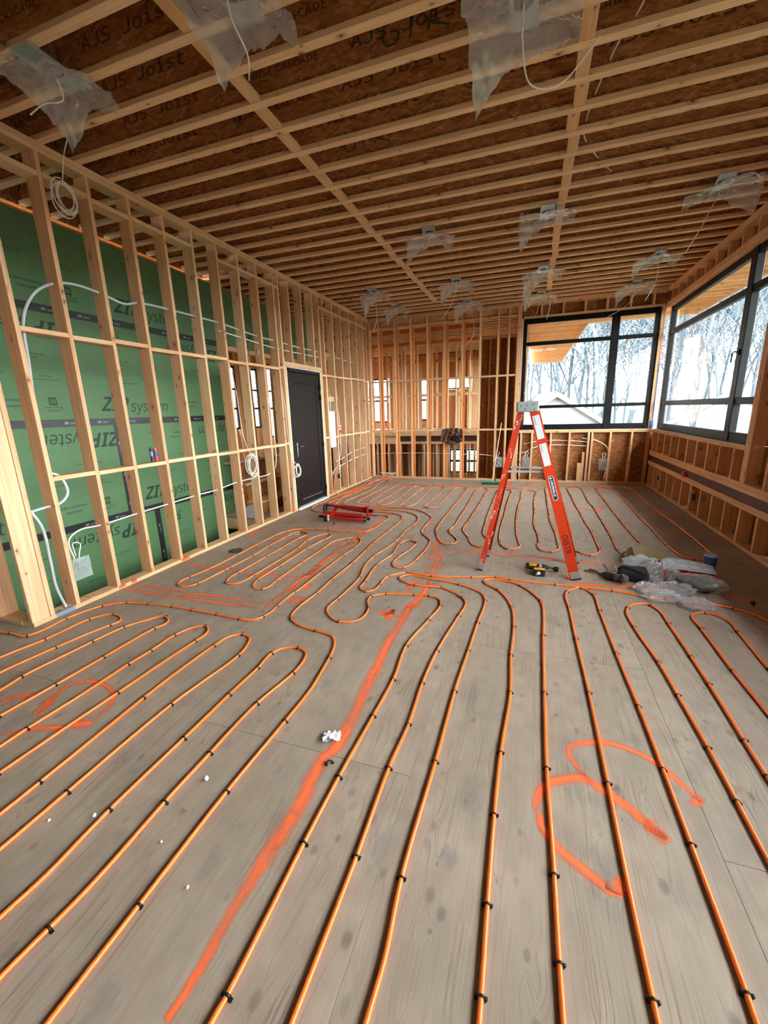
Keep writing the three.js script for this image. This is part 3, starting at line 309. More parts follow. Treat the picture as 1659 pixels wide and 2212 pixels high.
// left wall: studs 16 inches apart at x = 0, three rows of blocks
const wallLeft = struct('wall_left', 'open stud wall with three rows of blocking and a dark door', 'wall');
const blockRow = (w, y, za, zb, x0 = -DEEP, x1 = 0) => B(w, 'block', x0, x1, y - 0.019, y + 0.019, za, zb, WOOD, 2);
{
  const w = wallLeft, zs = [];
  for (let k = -1; k <= 17; k++) { const z = -OC * k + 0.019; if (z < -3.35 && z > -4.66) continue; zs.push(z); }
  zs.push(-3.37, -4.685, -7.1);
  zs.sort((a, b) => b - a);
  for (const z of zs) B(w, 'stud', -DEEP, 0, 0.038, ST, z - 0.019, z + 0.019, WOOD, 1);
  B(w, 'stud', -DEEP, 0, 0.038, ST, 0.627, 0.665, WOOD, 1);                 // end of the wall
  B(w, 'corner_post', -0.038, 0, 0.038, ST, 0.669, 0.807, [WOOD[2]], 1);    // board turned flat to the room
  B(w, 'bottom_plate', -DEEP, 0.0, 0.0005, 0.038, -3.43, 0.8, PLATE, 2); B(w, 'bottom_plate', -DEEP, 0, 0.0005, 0.038, ZB, -4.64, PLATE, 2);
  B(w, 'top_plate', -DEEP, 0, ST, ST + 0.038, ZB - DEEP, 0.8, PLATE, 2); B(w, 'top_plate', -DEEP, 0, ST + 0.0385, TOP, ZB - DEEP, 0.8, PLATE, 2);
  for (let i = 0; i < zs.length - 1; i++) {
    const a = zs[i + 1] + 0.019, b = zs[i] - 0.019; if (b - a < 0.08) continue;
    const door = b < -3.3 && a > -4.7;
    if (zs[i] < 0.5 && !door) blockRow(w, 2.385 + (pieceRand() - 0.5) * 0.03, a, b);
    if (!door) blockRow(w, 1.185 + (pieceRand() - 0.5) * 0.012, a, b);
    if ((zs[i] > -3.3 || zs[i] < -4.6) && !(i === 5)) blockRow(w, 3.585 + (pieceRand() - 0.5) * 0.02, a, b);
  }
  blockRow(w, 3.59, 0.444, 0.627); 
  // over the door: header and short studs
  B(w, 'door_header', -DEEP, 0, 2.435, 2.505, -4.666, -3.389, PLATE, 2);
  for (const z of [-3.66, -4.06, -4.45]) B(w, 'short_stud', -DEEP, 0, 2.506, ST, z - 0.019, z + 0.019, WOOD, 1);
  for (const z of [-3.409, -4.646]) B(w, 'trimmer_stud', -DEEP, 0, 0.038, 2.434, z - 0.0195, z + 0.0195, WOOD, 1);
  for (const z of [0.02, 0.41]) for (const [y, s] of [[0.019, 1]]) B(w, 'notch_block', -DEEP + 0.01, -0.02, 0.0385, 0.044, z - 0.15, z - 0.11, [WOOD[1]]);
  for (const [z, l] of [[-0.01, 0.035], [-0.145, 0.03], [-0.845, 0.06], [-3.3, 0.05]]) B(w, 'paint_patch', -0.02, 0.0012, 0.012, 0.0388, z - l, z + l, S({ color: 0xff5a26, roughness: 0.7 }), 2, 0.0004);
  B(w, 'paint_patch', -0.1, 0.0012, 2.42, 2.86, -7.112, -7.09, S({ color: 0xff5a26, roughness: 0.7 }), 1, 0.0004); B(w, 'plate_strap', -0.03, 0.0014, 0.004, 0.0395, 0.46, 0.62, S({ color: 0x8a97a8, roughness: 0.5, metalness: 0.3 }), 2, 0.0004);
}
// short return wall at its near end
const wallReturn = struct('wall_return', 'short open stud wall turning away from the near end of the left wall', 'wall');
{
  const w = wallReturn; B(w, 'bottom_plate', -1.24, -0.142, 0.0005, 0.038, 0.667, 0.807, PLATE, 0); B(w, 'top_plate', -1.24, -0.142, ST, TOP, 0.667, 0.807, PLATE, 0);
  for (const x of [-0.43, -0.82, -1.2]) B(w, 'stud', x - 0.019, x + 0.019, 0.038, ST, 0.667, 0.807, WOOD, 1);
}
// stair wall behind it: green sheathing panels and black tape at x = -1.25
const wallStair = struct('wall_stair', 'green sheathing wall with black taped seams behind the open studs', 'wall');
{
  const w = wallStair, rows = [[-3.24, -2.02], [-2.02, -0.80], [-0.80, 0.42], [0.42, 1.64], [1.64, 2.86], [2.86, 3.79]];
  const panel = (z0, z1, y0, y1, u0, flip) => {
    const g = new THREE.BoxGeometry(0.012, y1 - y0 - 0.003, z1 - z0 - 0.003), p = g.attributes.position, u = g.attributes.uv;
    for (let i = 0; i < u.count; i++) { let a = ((z1 - z0) / 2 - p.getZ(i)) / 2.44 + u0 + 2, b = (p.getY(i) + (y1 - y0) / 2) / 1.22; if (flip) { a = 1 - a; b = 1 - b; } u.setXY(i, a, b); }
    part(w, 'sheathing_panel', g, ZIP, -1.256, (y0 + y1) / 2, (z0 + z1) / 2);
  };
  // phase of the print along z, row by row, read from the photograph: [seam, print offset]
  const seams = [[-1.655, 0.2], [-1.2, 0.5], [-1.655, 0.763], [-1.25, -1.488], [-2.47, -1.085], [-1.25, -1.49]]; // [joint, where the wordmark starts]
  rows.forEach(([y0, y1], r) => { let z = seams[r][0] + 2.44 * 3;
    for (; z > -6.6; z -= 2.44) { const a = Math.max(z - 2.44, y0 > 2.8 ? -6.6 : -3.33), b = Math.min(z, 4.7); if (b - a > 0.05) panel(a, b, y0, y1, (seams[r][1] - b) / 2.44 + 0.044, false); } });
  const tape = (z0, z1, y0, y1, along) => {
    const g = new THREE.BoxGeometry(0.0012, y1 - y0, z1 - z0), p = g.attributes.position, u = g.attributes.uv;
    for (let i = 0; i < u.count; i++) { const a = -(along ? p.getZ(i) : p.getY(i)) / 1.2, b = (along ? p.getY(i) / (y1 - y0) : p.getZ(i) / (z1 - z0)) + 0.5; u.setXY(i, a, b); }
    part(w, 'seam_tape', g, TAPE, -1.2487, (y0 + y1) / 2, (z0 + z1) / 2);
  };
  for (const y of [2.855, 1.64, 0.42, -0.8]) tape(-3.33, 4.6, y - 0.042, y + 0.042, true);
  tape(-1.29, -1.21, 0.46, 1.6, false); tape(-1.70, -1.61, -0.76, 0.38, false);
  B(w, 'top_trim', -1.25, -1.238, 3.77, 3.79, -6.6, 4.6, LVL, 2);
  for (const z of [-3.35, -4.2, -5.05, -5.9, -6.6]) B(w, 'opening_stud', -1.40, -1.262, -1.5, 2.85, z - 0.019, z + 0.019, WOOD, 1);
  B(w, 'opening_header', -1.40, -1.262, 2.78, 2.858, -6.62, -3.33, PLATE, 2);
}
const doorOne = struct('door_1', 'tall dark brown door with lever handle set in the stud wall', 'door');
{
  const d = doorOne, z0 = -4.605, z1 = -3.45;
  B(d, 'door_frame', -0.09, -0.005, 0.03, 2.415, z1 - 0.055, z1, DOORM, 1); B(d, 'door_frame', -0.09, -0.005, 0.03, 2.415, z0, z0 + 0.055, DOORM, 1); B(d, 'door_frame', -0.09, -0.005, 2.36, 2.415, z0, z1, DOORM, 2);
  const leaf = B(d, 'door_leaf', -0.078, -0.022, 0.04, 2.355, z0 + 0.057, z1 - 0.057, DOORM, 1);
  const bx = (n, x0, x1, y0, y1, za, zb, m) => B(d, n, x0, x1, y0, y1, za, zb, m, undefined, 0.004);
  bx('stile', -0.03, -0.012, 0.05, 2.345, z1 - 0.19, z1 - 0.06, DOORM); bx('stile', -0.03, -0.012, 0.05, 2.345, z0 + 0.06, z0 + 0.19, DOORM); bx('rail', -0.03, -0.012, 2.18, 2.345, z0 + 0.19, z1 - 0.19, DOORM); bx('rail', -0.03, -0.012, 0.05, 0.2, z0 + 0.19, z1 - 0.19, DOORM);
  const line = S({ color: 0xa8acb0, roughness: 0.35, metalness: 0.6 });
  bx('drip_strip', -0.011, -0.004, 0.155, 0.165, z0 + 0.2, z1 - 0.2, line); bx('drip_strip', -0.011, -0.003, 0.046, 0.056, z0 + 0.06, z1 - 0.06, line); bx('threshold', -0.1, 0.012, 0.002, 0.03, z0, z1, S({ color: 0xd6dcdc, roughness: 0.6 }));
  const h = new THREE.Group(); h.name = 'handle'; d.add(h);
  part(h, 'backplate', new RoundedBoxGeometry(0.012, 0.24, 0.036, 2, 0.005), CHROME, -0.006, 1.06, -3.6);
  part(h, 'lever', mergeGeometries([rod(V(-0.005, 1.11, -3.6), V(0.05, 1.11, -3.6), 0.009), rod(V(0.05, 1.115, -3.595), V(0.052, 1.108, -3.72), 0.01, 0.008)]), CHROME);
  part(h, 'lock', new THREE.CylinderGeometry(0.012, 0.012, 0.02, 14).rotateZ(Math.PI / 2), CHROME, 0.004, 1.0, -3.6);
  for (const y of [2.14, 1.96, 1.09, 0.24]) part(d, 'hinge', new THREE.CylinderGeometry(0.017, 0.017, 0.1, 12), BLACK, 0.012, y, z0 + 0.06);
  // foam squeezed out round the frame
  const foam = (pts, r) => { const g = tubeGeo(pts, r, pts.length * 5, 7); const p = g.attributes.position, v = V(); for (let i = 0; i < p.count; i++) { v.fromBufferAttribute(p, i); const n = perlin.noise(v.x * 60, v.y * 42, v.z * 42) * 0.009; p.setXYZ(i, v.x + n, v.y + n * 0.6, v.z + n); } g.computeVertexNormals(); mesh('foam_bead', g, FOAM, d); };
  const col = (z, y0, y1) => { const a = []; for (let y = y0; y <= y1 + 0.001; y += 0.06) a.push(V(-0.012, y, z)); return a; };
  foam(col(z1 + 0.011, 0.02, 2.42), 0.011); foam(col(z0 - 0.011, 0.02, 2.42), 0.011);
  const row = []; for (let z = z0; z <= z1 + 0.01; z += 0.07) row.push(V(-0.02, 2.426, z)); foam(row, 0.009);
  const sill = []; for (let z = z0; z <= z1 + 0.01; z += 0.06) sill.push(V(0.02, 0.012, z)); foam(sill, 0.018);
}
// back wall: open studs on the left, window on the right
const wallBack = struct('wall_back', 'open stud back wall with a low sheathed wall under the corner window', 'wall');
{
  const w = wallBack, zf = ZB, zb = ZB - DEEP, xs = [0.02, 0.262, 0.665, 1.062, 1.458, 1.864, 2.27, 2.665, 3.053];
  for (const x of xs) { B(w, 'stud', x - 0.019, x + 0.019, 0.038, ST, zb, zf, WOOD, 1); }
  for (const x of xs.slice(1, 7)) B(w, 'post', x + 0.022, x + 0.064, 0.038, ST, zb, zb + 0.09, LVL, 1);
  B(w, 'stud', 3.262, 3.3, 0.038, ST, zb, zf, WOOD, 1); for (const x of [3.47, 3.512]) B(w, 'stud', x - 0.02, x + 0.019, 0.038, ST, zb, zf, WOOD, 1);
  B(w, 'trimmer_stud', 3.532, 3.572, 0.038, 3.5, zb, zf, WOOD, 1);
  B(w, 'bottom_plate', 0, XR, 0.0005, 0.038, zb, zf, PLATE, 0); B(w, 'top_plate', 0, XR, ST, ST + 0.038, zb, zf, PLATE, 0); B(w, 'top_plate', 0, XR, ST + 0.0385, TOP, zb, zf, PLATE, 0);
  B(w, 'ledger', 0.0, 3.5, 3.64, ST - 0.001, zb, zb + 0.06, WOOD, 0);
  const all = [...xs, 3.281, 3.451];
  for (let i = 0; i < all.length - 1; i++) { const a = all[i] + 0.019, b = all[i + 1] - 0.019; if (b - a < 0.06) continue;
    for (const y of [1.19, 2.37]) B(w, 'block', a, b, y - 0.019, y + 0.019, zb, zf, WOOD, 0);
    B(w, 'block', a, b, 3.566, 3.604, zb, zf, WOOD, 0); }
  // low wall and head of window 1
  B(w, 'sill_plate', 3.572, XR - 0.001, 1.105, 1.143, zb, zf, PLATE, 0); B(w, 'sill_board', 3.572, XR, 1.1435, 1.165, zb, zf + 0.012, S({ map: lum[2], roughness: 0.8 }), 0);
  for (const x of [3.63, 3.866, 4.26, 4.643, 5.02, 5.09, 5.443, 5.841, 6.15]) B(w, 'stud', x - 0.019, x + 0.019, 0.038, 1.105, zb, zf, WOOD, 1);
  for (const x of [3.92, 4.343, 4.754, 5.153, 5.57, 5.96]) B(w, 'short_stud', x - 0.019, x + 0.019, 3.539, ST, zb, zf, WOOD, 1);
  B(w, 'window_head', 3.572, XR, 3.5, 3.538, zb, zf, PLATE, 0);
  B(w, 'sheathing_panel', 3.5, 5.055, 0, 1.16, zb - 0.0125, zb - 0.001, OSB, 1); B(w, 'sheathing_panel', 5.058, XR + 0.15, 0, 1.16, zb - 0.0125, zb - 0.001, OSB, 1); B(w, 'sheathing_panel', 3.5, XR + 0.15, 3.5, TOP + 0.1, zb - 0.0125, zb - 0.001, OSB, 0);
  for (const x of [6.13, 6.168]) B(w, 'corner_post', x - 0.019, x + 0.0185, 1.166, 3.499, zb + 0.045, zf, WOOD, 1);
}
const wallBackSide = struct('wall_outer', 'dark sheathed outer wall receding behind the back wall', 'wall');
{
  const w = wallBackSide; const dark = S({ map: osbT, roughness: 0.85 });
  for (let z = -7.36; z > -14.5; z -= 1.22) { const a = Math.max(z - 1.218, -14.55); if (z < -8.5 && z > -13.3) { B(w, 'sheathing_panel', 3.575, 3.587, -3.0, 1.0, a, z, dark, 1); B(w, 'sheathing_panel', 3.575, 3.587, 3.3, TOP, a, z, dark, 1); } else B(w, 'sheathing_panel', 3.575, 3.587, -3.0, TOP, a, z, dark, 1); }
  for (let z = -7.6; z > -14.4; z -= OC) if (z > -8.6 || z < -13.4) B(w, 'stud', 3.43, 3.573, -3.0, TOP - 0.08, z - 0.019, z + 0.019, LVL, 1); else B(w, 'stud', 3.43, 3.573, -3.0, 1.0, z - 0.019, z + 0.019, LVL, 1);
  B(w, 'top_plate', 3.43, 3.573, TOP - 0.079, TOP - 0.001, -14.5, -7.36, PLATE, 2);
}
// right wall
const wallRight = struct('wall_right', 'right stud wall with strand board backing and a maroon steel beam', 'wall');
{
  const w = wallRight, x0 = XR, x1 = XR + DEEP;
  B(w, 'bottom_plate', x0, x1, 0.0005, 0.038, ZB, 4.6, PLATE, 2); B(w, 'top_plate', x0, x1, ST, ST + 0.038, ZB, 4.6, PLATE, 2); B(w, 'top_plate', x0, x1, ST + 0.0385, TOP, ZB, 4.6, PLATE, 2);
  B(w, 'lower_plate', x0, x1, 0.442, 0.480, ZB, 4.6, PLATE, 2); B(w, 'lower_plate', x0, x1, 0.4805, 0.518, ZB, 4.6, PLATE, 2);
  B(w, 'steel_beam', x0 + 0.012, x1, 0.5185, 0.632, ZB, 4.6, STEEL, 2, 0.006);
  B(w, 'upper_plate', x0, x1, 0.6325, 0.685, ZB, 4.6, PLATE, 2); B(w, 'upper_plate', x0, x1, 0.6855, 0.735, ZB, 4.6, PLATE, 2);
  const g0 = -6.69; const win = (z) => (z < -3.2 && z > -7.2) || (z > -1.55 && z < 4.25);
  for (let k = -1; k < 28; k++) { const z = g0 + OC * k; if (z > 4.55 || z < ZB + 0.03) continue;
    B(w, 'short_stud', x0, x1, 0.0385, 0.4415, z - 0.019, z + 0.019, WOOD, 1);
    if (win(z)) { B(w, 'short_stud', x0, x1, 0.7355, 1.104, z - 0.019, z + 0.019, WOOD, 1); B(w, 'short_stud', x0 + 0.03, x1, 3.548, ST, z - 0.019, z + 0.019, WOOD, 1); }
    else if (z > -3.0) { B(w, 'stud', x0, x1, 0.7355, ST, z - 0.019, z + 0.019, WOOD, 1); B(w, 'block', x0, x1, 1.18, 1.218, z + 0.02, Math.min(z + OC - 0.02, -1.74), WOOD, 2); } }
  for (const [za, zb] of [[ZB, -3.17], [-1.6, 4.28]]) {
    B(w, 'sill_plate', x0, x1, 1.105, 1.143, za, zb, PLATE, 2); B(w, 'window_head', x0 - 0.005, x1, 3.455, 3.547, za, zb, PLATE, 2);
    B(w, 'sill_board', x0 - 0.004, x1, 1.1435, 1.164, za, zb, S({ map: lum[2], roughness: 0.8 }), 2); B(w, 'sill_membrane', x0 + 0.012, x1 - 0.06, 1.1645, 1.168, za + 0.05, zb - 0.02, S({ color: 0x7f9fc0, roughness: 0.45 }), 2, 0.001);
  }
  for (const z of [-3.15, -3.108, -3.066]) B(w, 'trimmer_stud', x0, x1, 0.7355, ST, z - 0.02, z + 0.019, WOOD, 1);
  for (const z of [-1.66, -1.62, 4.31]) B(w, 'trimmer_stud', x0, x1, 0.7355, ST, z - 0.019, z + 0.019, WOOD, 1);
  const sh = (y0, y1, za, zb) => B(w, 'sheathing_panel', x1 + 0.001, x1 + 0.0125, y0, y1, za, zb, OSB, 2);
  for (let z = ZB - 0.15; z < 4.7; z += 2.44) sh(-0.05, 1.163, z + 0.002, Math.min(z + 2.438, 4.7)); sh(3.45, TOP + 0.3, ZB - 0.15, -1.3); sh(3.45, TOP + 0.3, -1.298, 4.7); sh(1.165, 3.449, -3.17, -1.6); sh(1.165, 3.449, 4.28, 4.7);
}
// wall behind the photographer
const wallFront = struct('wall_front', 'closed stud wall behind the viewer', 'wall');
{
  const w = wallFront, z0 = 4.6, z1 = 4.74;
  B(w, 'bottom_plate', -1.25, XR, 0.0005, 0.038, z0, z1, PLATE, 0); B(w, 'top_plate', -1.25, XR, ST, TOP, z0, z1, PLATE, 0);
  for (let x = -1.2; x < XR; x += OC) B(w, 'stud', x - 0.019, x + 0.019, 0.038, ST, z0, z1, WOOD, 1);
  for (let x = -1.3; x < XR + 0.1; x += 1.22) B(w, 'sheathing_panel', x, Math.min(x + 1.218, XR + 0.15), -0.05, TOP + 0.3, z1 + 0.001, z1 + 0.013, OSB, 1);
}
// ---------- windows ----------
function framePiece(g, name, x0, x1, y0, y1, z0, z1) { return B(g, name, x0, x1, y0, y1, z0, z1, FRAME, undefined, 0.006); }
function pane(g, x0, x1, y0, y1, z0, z1) {
  const sx = x1 - x0, sz = z1 - z0; let geo;
  if (sx > sz) geo = new THREE.PlaneGeometry(sx, y1 - y0); else geo = new THREE.PlaneGeometry(sz, y1 - y0).rotateY(Math.PI / 2);
  part(g, 'pane', geo, GLASS, (x0 + x1) / 2, (y0 + y1) / 2, (z0 + z1) / 2);
}
// a grid window in a wall along z (axis 'z') or along x (axis 'x')
function gridWindow(name, label, axis, at, depth, uBars, vBars) {
  const g = struct(name, label, 'window'), f = (n, u0, u1, y0, y1, d0, d1) => axis === 'x' ? framePiece(g, n, u0, u1, y0, y1, Math.min(at + d0, at + d1), Math.max(at + d0, at + d1)) : framePiece(g, n, at + d0, at + d1, y0, y1, u0, u1);
  const n = uBars.length, m = vBars.length;
  uBars.forEach(([a, b], i) => f(i === 0 || i === n - 1 ? 'frame' : 'mullion', a, b, vBars[0][0], vBars[m - 1][1], 0, depth));
  const e = depth * 0.12;
  for (let i = 0; i < n - 1; i++) for (const [j, [a, b]] of vBars.entries()) f(j === 0 || j === m - 1 ? 'frame' : 'transom', uBars[i][1] - 0.002, uBars[i + 1][0] + 0.002, a, b, e, depth - e);
  for (let i = 0; i < n - 1; i++) for (let j = 0; j < m - 1; j++) { const mid = at + depth * 0.6; const u0 = uBars[i][1] - 0.004, u1 = uBars[i + 1][0] + 0.004, y0 = vBars[j][1] - 0.004, y1 = vBars[j + 1][0] + 0.004; axis === 'x' ? pane(g, u0, u1, y0, y1, mid, mid) : pane(g, mid, mid, y0, y1, u0, u1); }
  return g;
}
const vb = [[1.17, 1.285], [1.635, 1.7], [2.955, 3.03], [3.395, 3.499]];
const window1 = gridWindow('window_1', 'black framed window with six panes in the back wall', 'x', ZB - 0.05, -0.085, [[3.574, 3.65], [5.275, 5.42], [6.03, 6.12]], vb);
const window2 = gridWindow('window_2', 'black framed window in the right wall beside the corner', 'z', XR + 0.06, 0.085, [[-7.16, -7.06], [-3.99, -3.84], [-3.24, -3.172]], [[1.17, 1.285], [1.63, 1.715], [2.945, 3.03], [3.36, 3.454]]);
{ const h = new THREE.Group(); h.name = 'handle'; window2.add(h); part(h, 'handle_base', new RoundedBoxGeometry(0.02, 0.07, 0.03, 2, 0.006), BLACK, XR + 0.055, 2.27, -3.91); part(h, 'handle_lever', tubeGeo([V(XR + 0.045, 2.27, -3.91), V(XR + 0.015, 2.275, -3.93), V(XR + 0.01, 2.25, -3.96), V(XR + 0.012, 2.15, -3.965)], 0.009, 20, 8), BLACK);
}
gridWindow('window_3', 'black framed window in the right wall beside the viewer', 'z', XR + 0.06, 0.085, [[-1.6, -1.53], [-0.2, -0.08], [1.3, 1.42], [2.8, 2.92], [4.21, 4.28]], vb.map(([a, b], i) => i === 3 ? [3.36, 3.454] : [a, b]));
// ---------- rooms seen through the studs ----------
const wallCloset = struct('wall_closet', 'dark strand board wall behind the studs next to the corner window', 'wall');
{
  const w = wallCloset; B(w, 'sheathing_panel', 2.56, 3.0, -3.0, 3.3, -8.36, -8.345, OSB, 1); B(w, 'sheathing_panel', 3.002, 3.57, -3.0, 3.3, -8.36, -8.345, OSB, 1);
  for (const x of [2.6, 2.8, 3.02, 3.2, 3.4]) B(w, 'stud', x - 0.019, x + 0.019, -3, 3.3, -8.34, -8.2, LVL, 1);
  B(w, 'top_plate', 2.5, 3.57, 3.301, 3.38, -8.36, -8.2, PLATE, 0);
}
const wallUpper = struct('wall_landing', 'open framing of the split level rooms beyond the back wall', 'wall');
{
  const w = wallUpper;
  B(w, 'steel_beam', -0.25, 2.45, 0.68, 0.86, -10.62, -10.5, STEEL, 0, 0.008); B(w, 'floor_deck', -4.7, 2.5, 0.861, 0.95, -14.5, -10.45, OSB, 0); B(w, 'edge_board', -4.7, 2.5, 0.862, 0.99, -10.449, -10.41, PLATE, 0);
  B(w, 'beam_plate', -4.7, 2.5, 0.6, 0.679, -10.62, -10.5, WOOD, 0); B(w, 'edge_beam', -4.7, -0.3, 0.68, 0.86, -10.62, -10.5, WOOD, 0);
  const r = rng(51);
  for (let x = -4.5; x < 2.5; x += OC) { B(w, 'stud', x - 0.019, x + 0.019, 0.99, TOP, -10.56, -10.42, WOOD, 1); }
  for (let x = -4.3; x < 2.5; x += OC) B(w, 'stud', x - 0.019, x + 0.019, -3.0, 0.6, -10.6, -10.46, WOOD, 1);
  for (let x = -4.4; x < 3.5; x += OC) { B(w, 'stud', x - 0.019, x + 0.019, -3.0, 0.86, -12.4, -12.26, WOOD, 1); if (r() < 0.75) B(w, 'stud', x + 0.08, x + 0.118, 0.95, TOP, -12.5, -12.36, WOOD, 1); }
  for (const y of [2.15, 3.3]) B(w, 'beam', -4.7, 2.5, y, y + 0.09, -12.5, -12.36, y > 3 ? LVL : WOOD, 0);
  for (const [y, z] of [[3.66, -8.6], [3.56, -10.0]]) B(w, 'beam', -4.7, 2.5, y, y + 0.1, z - 0.04, z + 0.04, LVL, 0);
  for (let x = -3.6; x < 2.4; x += 0.53) { B(w, 'stud', x - 0.019, x + 0.019, 0.95, TOP, -11.5, -11.36, WOOD, 1); if (x > -1) B(w, 'stud', x + 0.2, x + 0.238, -3.0, 0.86, -11.5, -11.36, WOOD, 1); }
  for (const x of [-0.9, -0.4, 1.9]) B(w, 'wall_panel', x - 0.2, x + 0.2, 0.95, 3.4, -13.4, -13.386, PLATE, 1);
}
const LIGHTPLY = [S({ map: lum[0], roughness: 0.8, color: 0xe8d2b0 })];
function studdedWall(name, label, axis, at, u0, u1, y0, y1, openings, out) {
  const w = struct(name, label, 'wall');
  const put = (n, a, b, c, d, e, f, m, g) => axis === 'x' ? B(w, n, a, b, c, d, Math.min(at + e, at + f), Math.max(at + e, at + f), m, g) : B(w, n, Math.min(at + e, at + f), Math.max(at + e, at + f), c, d, a, b, m, g);
  for (let u = u0 + 0.02; u < u1; u += OC) { const o = openings.filter((q) => u > q[0] && u < q[1]).sort((a, b) => a[2] - b[2]); let y = y0; for (const q of o) { if (q[2] - y > 0.05) put('stud', u - 0.019, u + 0.019, y, q[2] - 0.001, 0, -out * 0.14, WOOD, 1); y = q[3] + 0.001; } if (y1 - y > 0.05) put('stud', u - 0.019, u + 0.019, y, y1, 0, -out * 0.14, WOOD, 1); }
  // sheathing cut round the openings
  const us = [...new Set([u0, u1, ...openings.flatMap((q) => [q[0], q[1]])])].sort((a, b) => a - b);
  for (let i = 0; i + 1 < us.length; i++) { const m = (us[i] + us[i + 1]) / 2, o = openings.filter((q) => m > q[0] && m < q[1]).sort((a, b) => a[2] - b[2]); let y = y0; for (const q of [...o, [0, 0, y1, y1]]) { if (q[2] - y > 0.02) put('sheathing_panel', us[i], us[i + 1], y, q[2], out * 0.001, out * 0.013, LIGHTPLY, 1); y = q[3]; } }
  return w;
}
const farOpen = [[-0.75, -0.05, 1.25, 2.9], [0.45, 1.75, 2.45, 2.9], [0.7, 2.0, -0.9, 0.08], [-4.3, -1.9, 1.2, 3.0]];
studdedWall('wall_far', 'far outer wall with windows beyond the split level rooms', 'x', -14.5, -4.7, 3.6, -3.0, TOP, farOpen, -1);
const fb = (a, b, n) => { const out = []; for (let i = 0; i <= n; i++) { const u = a + (b - a) * i / n; out.push(i === 0 ? [u, u + 0.06] : i === n ? [u - 0.06, u] : [u - 0.04, u + 0.04]); } return out; };
farOpen.forEach((q, i) => gridWindow('window_' + (4 + i), ['tall narrow window far behind the back studs', 'low wide window high on the far wall', 'window of the lower storey far behind the back studs', 'wide window far behind the left studs'][i], 'x', -14.46, 0.06, fb(q[0], q[1], i === 0 ? 1 : 2), i === 1 ? fb(q[2], q[3], 1) : fb(q[2], q[3], 2)));
const leftOpen = [[-8.15, -7.55, 1.25, 3.12], [-9.25, -8.55, 1.25, 3.12], [-14.0, -9.7, 0.9, 3.35]];
studdedWall('wall_outer_left', 'outer wall with tall windows beyond the stair', 'z', -4.7, -14.5, -3.3, -3.0, TOP, leftOpen, -1);
leftOpen.forEach((q, i) => gridWindow('window_' + (8 + i), ['tall narrow window glimpsed through the studs left of the door', 'second tall narrow window glimpsed through the studs left of the door', 'wide window at the far end beyond the stair'][i], 'z', -4.75, 0.06, fb(q[0], q[1], i < 2 ? 1 : 4), [[q[2], q[2] + 0.06], [1.85, 1.91], [2.42, 2.48], [q[3] - 0.06, q[3]]]));
const lower = struct('floor_lower', 'floor and walls of the storey below the stair', 'floor');
B(lower, 'floor_deck', -4.75, XR, -3.1, -3.0, -14.6, 4.7, OSB, 2); B(lower, 'sheathing_panel', -4.7, -1.26, -3, TOP, -3.32, -3.306, OSB, 1); B(lower, 'sheathing_panel', -1.25, XR + 0.14, -3, -0.07, 0.68, 0.7, OSB, 0); B(lower, 'sheathing_panel', 3.6, 3.61, -3, -0.07, -7.36, 0.68, OSB, 2);
gridWindow('window_11', 'window in the outer wall of the room behind the back studs', 'z', 3.53, 0.05, fb(-13.46, -8.58, 4), fb(1.0, 3.3, 2));
// stair beside the left wall
{
  const s = thing('staircase', 'rough wooden stair landing and steps behind the studs left of the dark door', 'stairs', [0, 0, 0]);
  B(s, 'landing', -1.24, -0.15, -0.06, -0.03, -5.6, -2.9, PLY, 2); B(s, 'landing_joist', -1.24, -0.15, -0.25, -0.061, -2.94, -2.9, WOOD, 0); B(s, 'landing_joist', -0.19, -0.15, -0.25, -0.061, -5.6, -2.95, WOOD, 2);
  B(s, 'riser', -0.6, -0.58, -0.029, 0.16, -5.4, -3.25, OSB, 2); B(s, 'tread', -0.9, -0.56, 0.161, 0.19, -5.4, -3.22, WOOD, 2); B(s, 'riser', -0.9, -0.88, 0.191, 0.46, -5.4, -3.25, OSB, 2); B(s, 'tread', -1.1, -0.86, 0.461, 0.5, -5.4, -3.2, WOOD, 2); B(s, 'stringer', -1.1, -1.08, 0.501, 0.84, -5.4, -3.25, OSB, 2); B(s, 'tread', -1.24, -1.04, 0.841, 0.88, -5.4, -3.15, PLATE, 2);
}
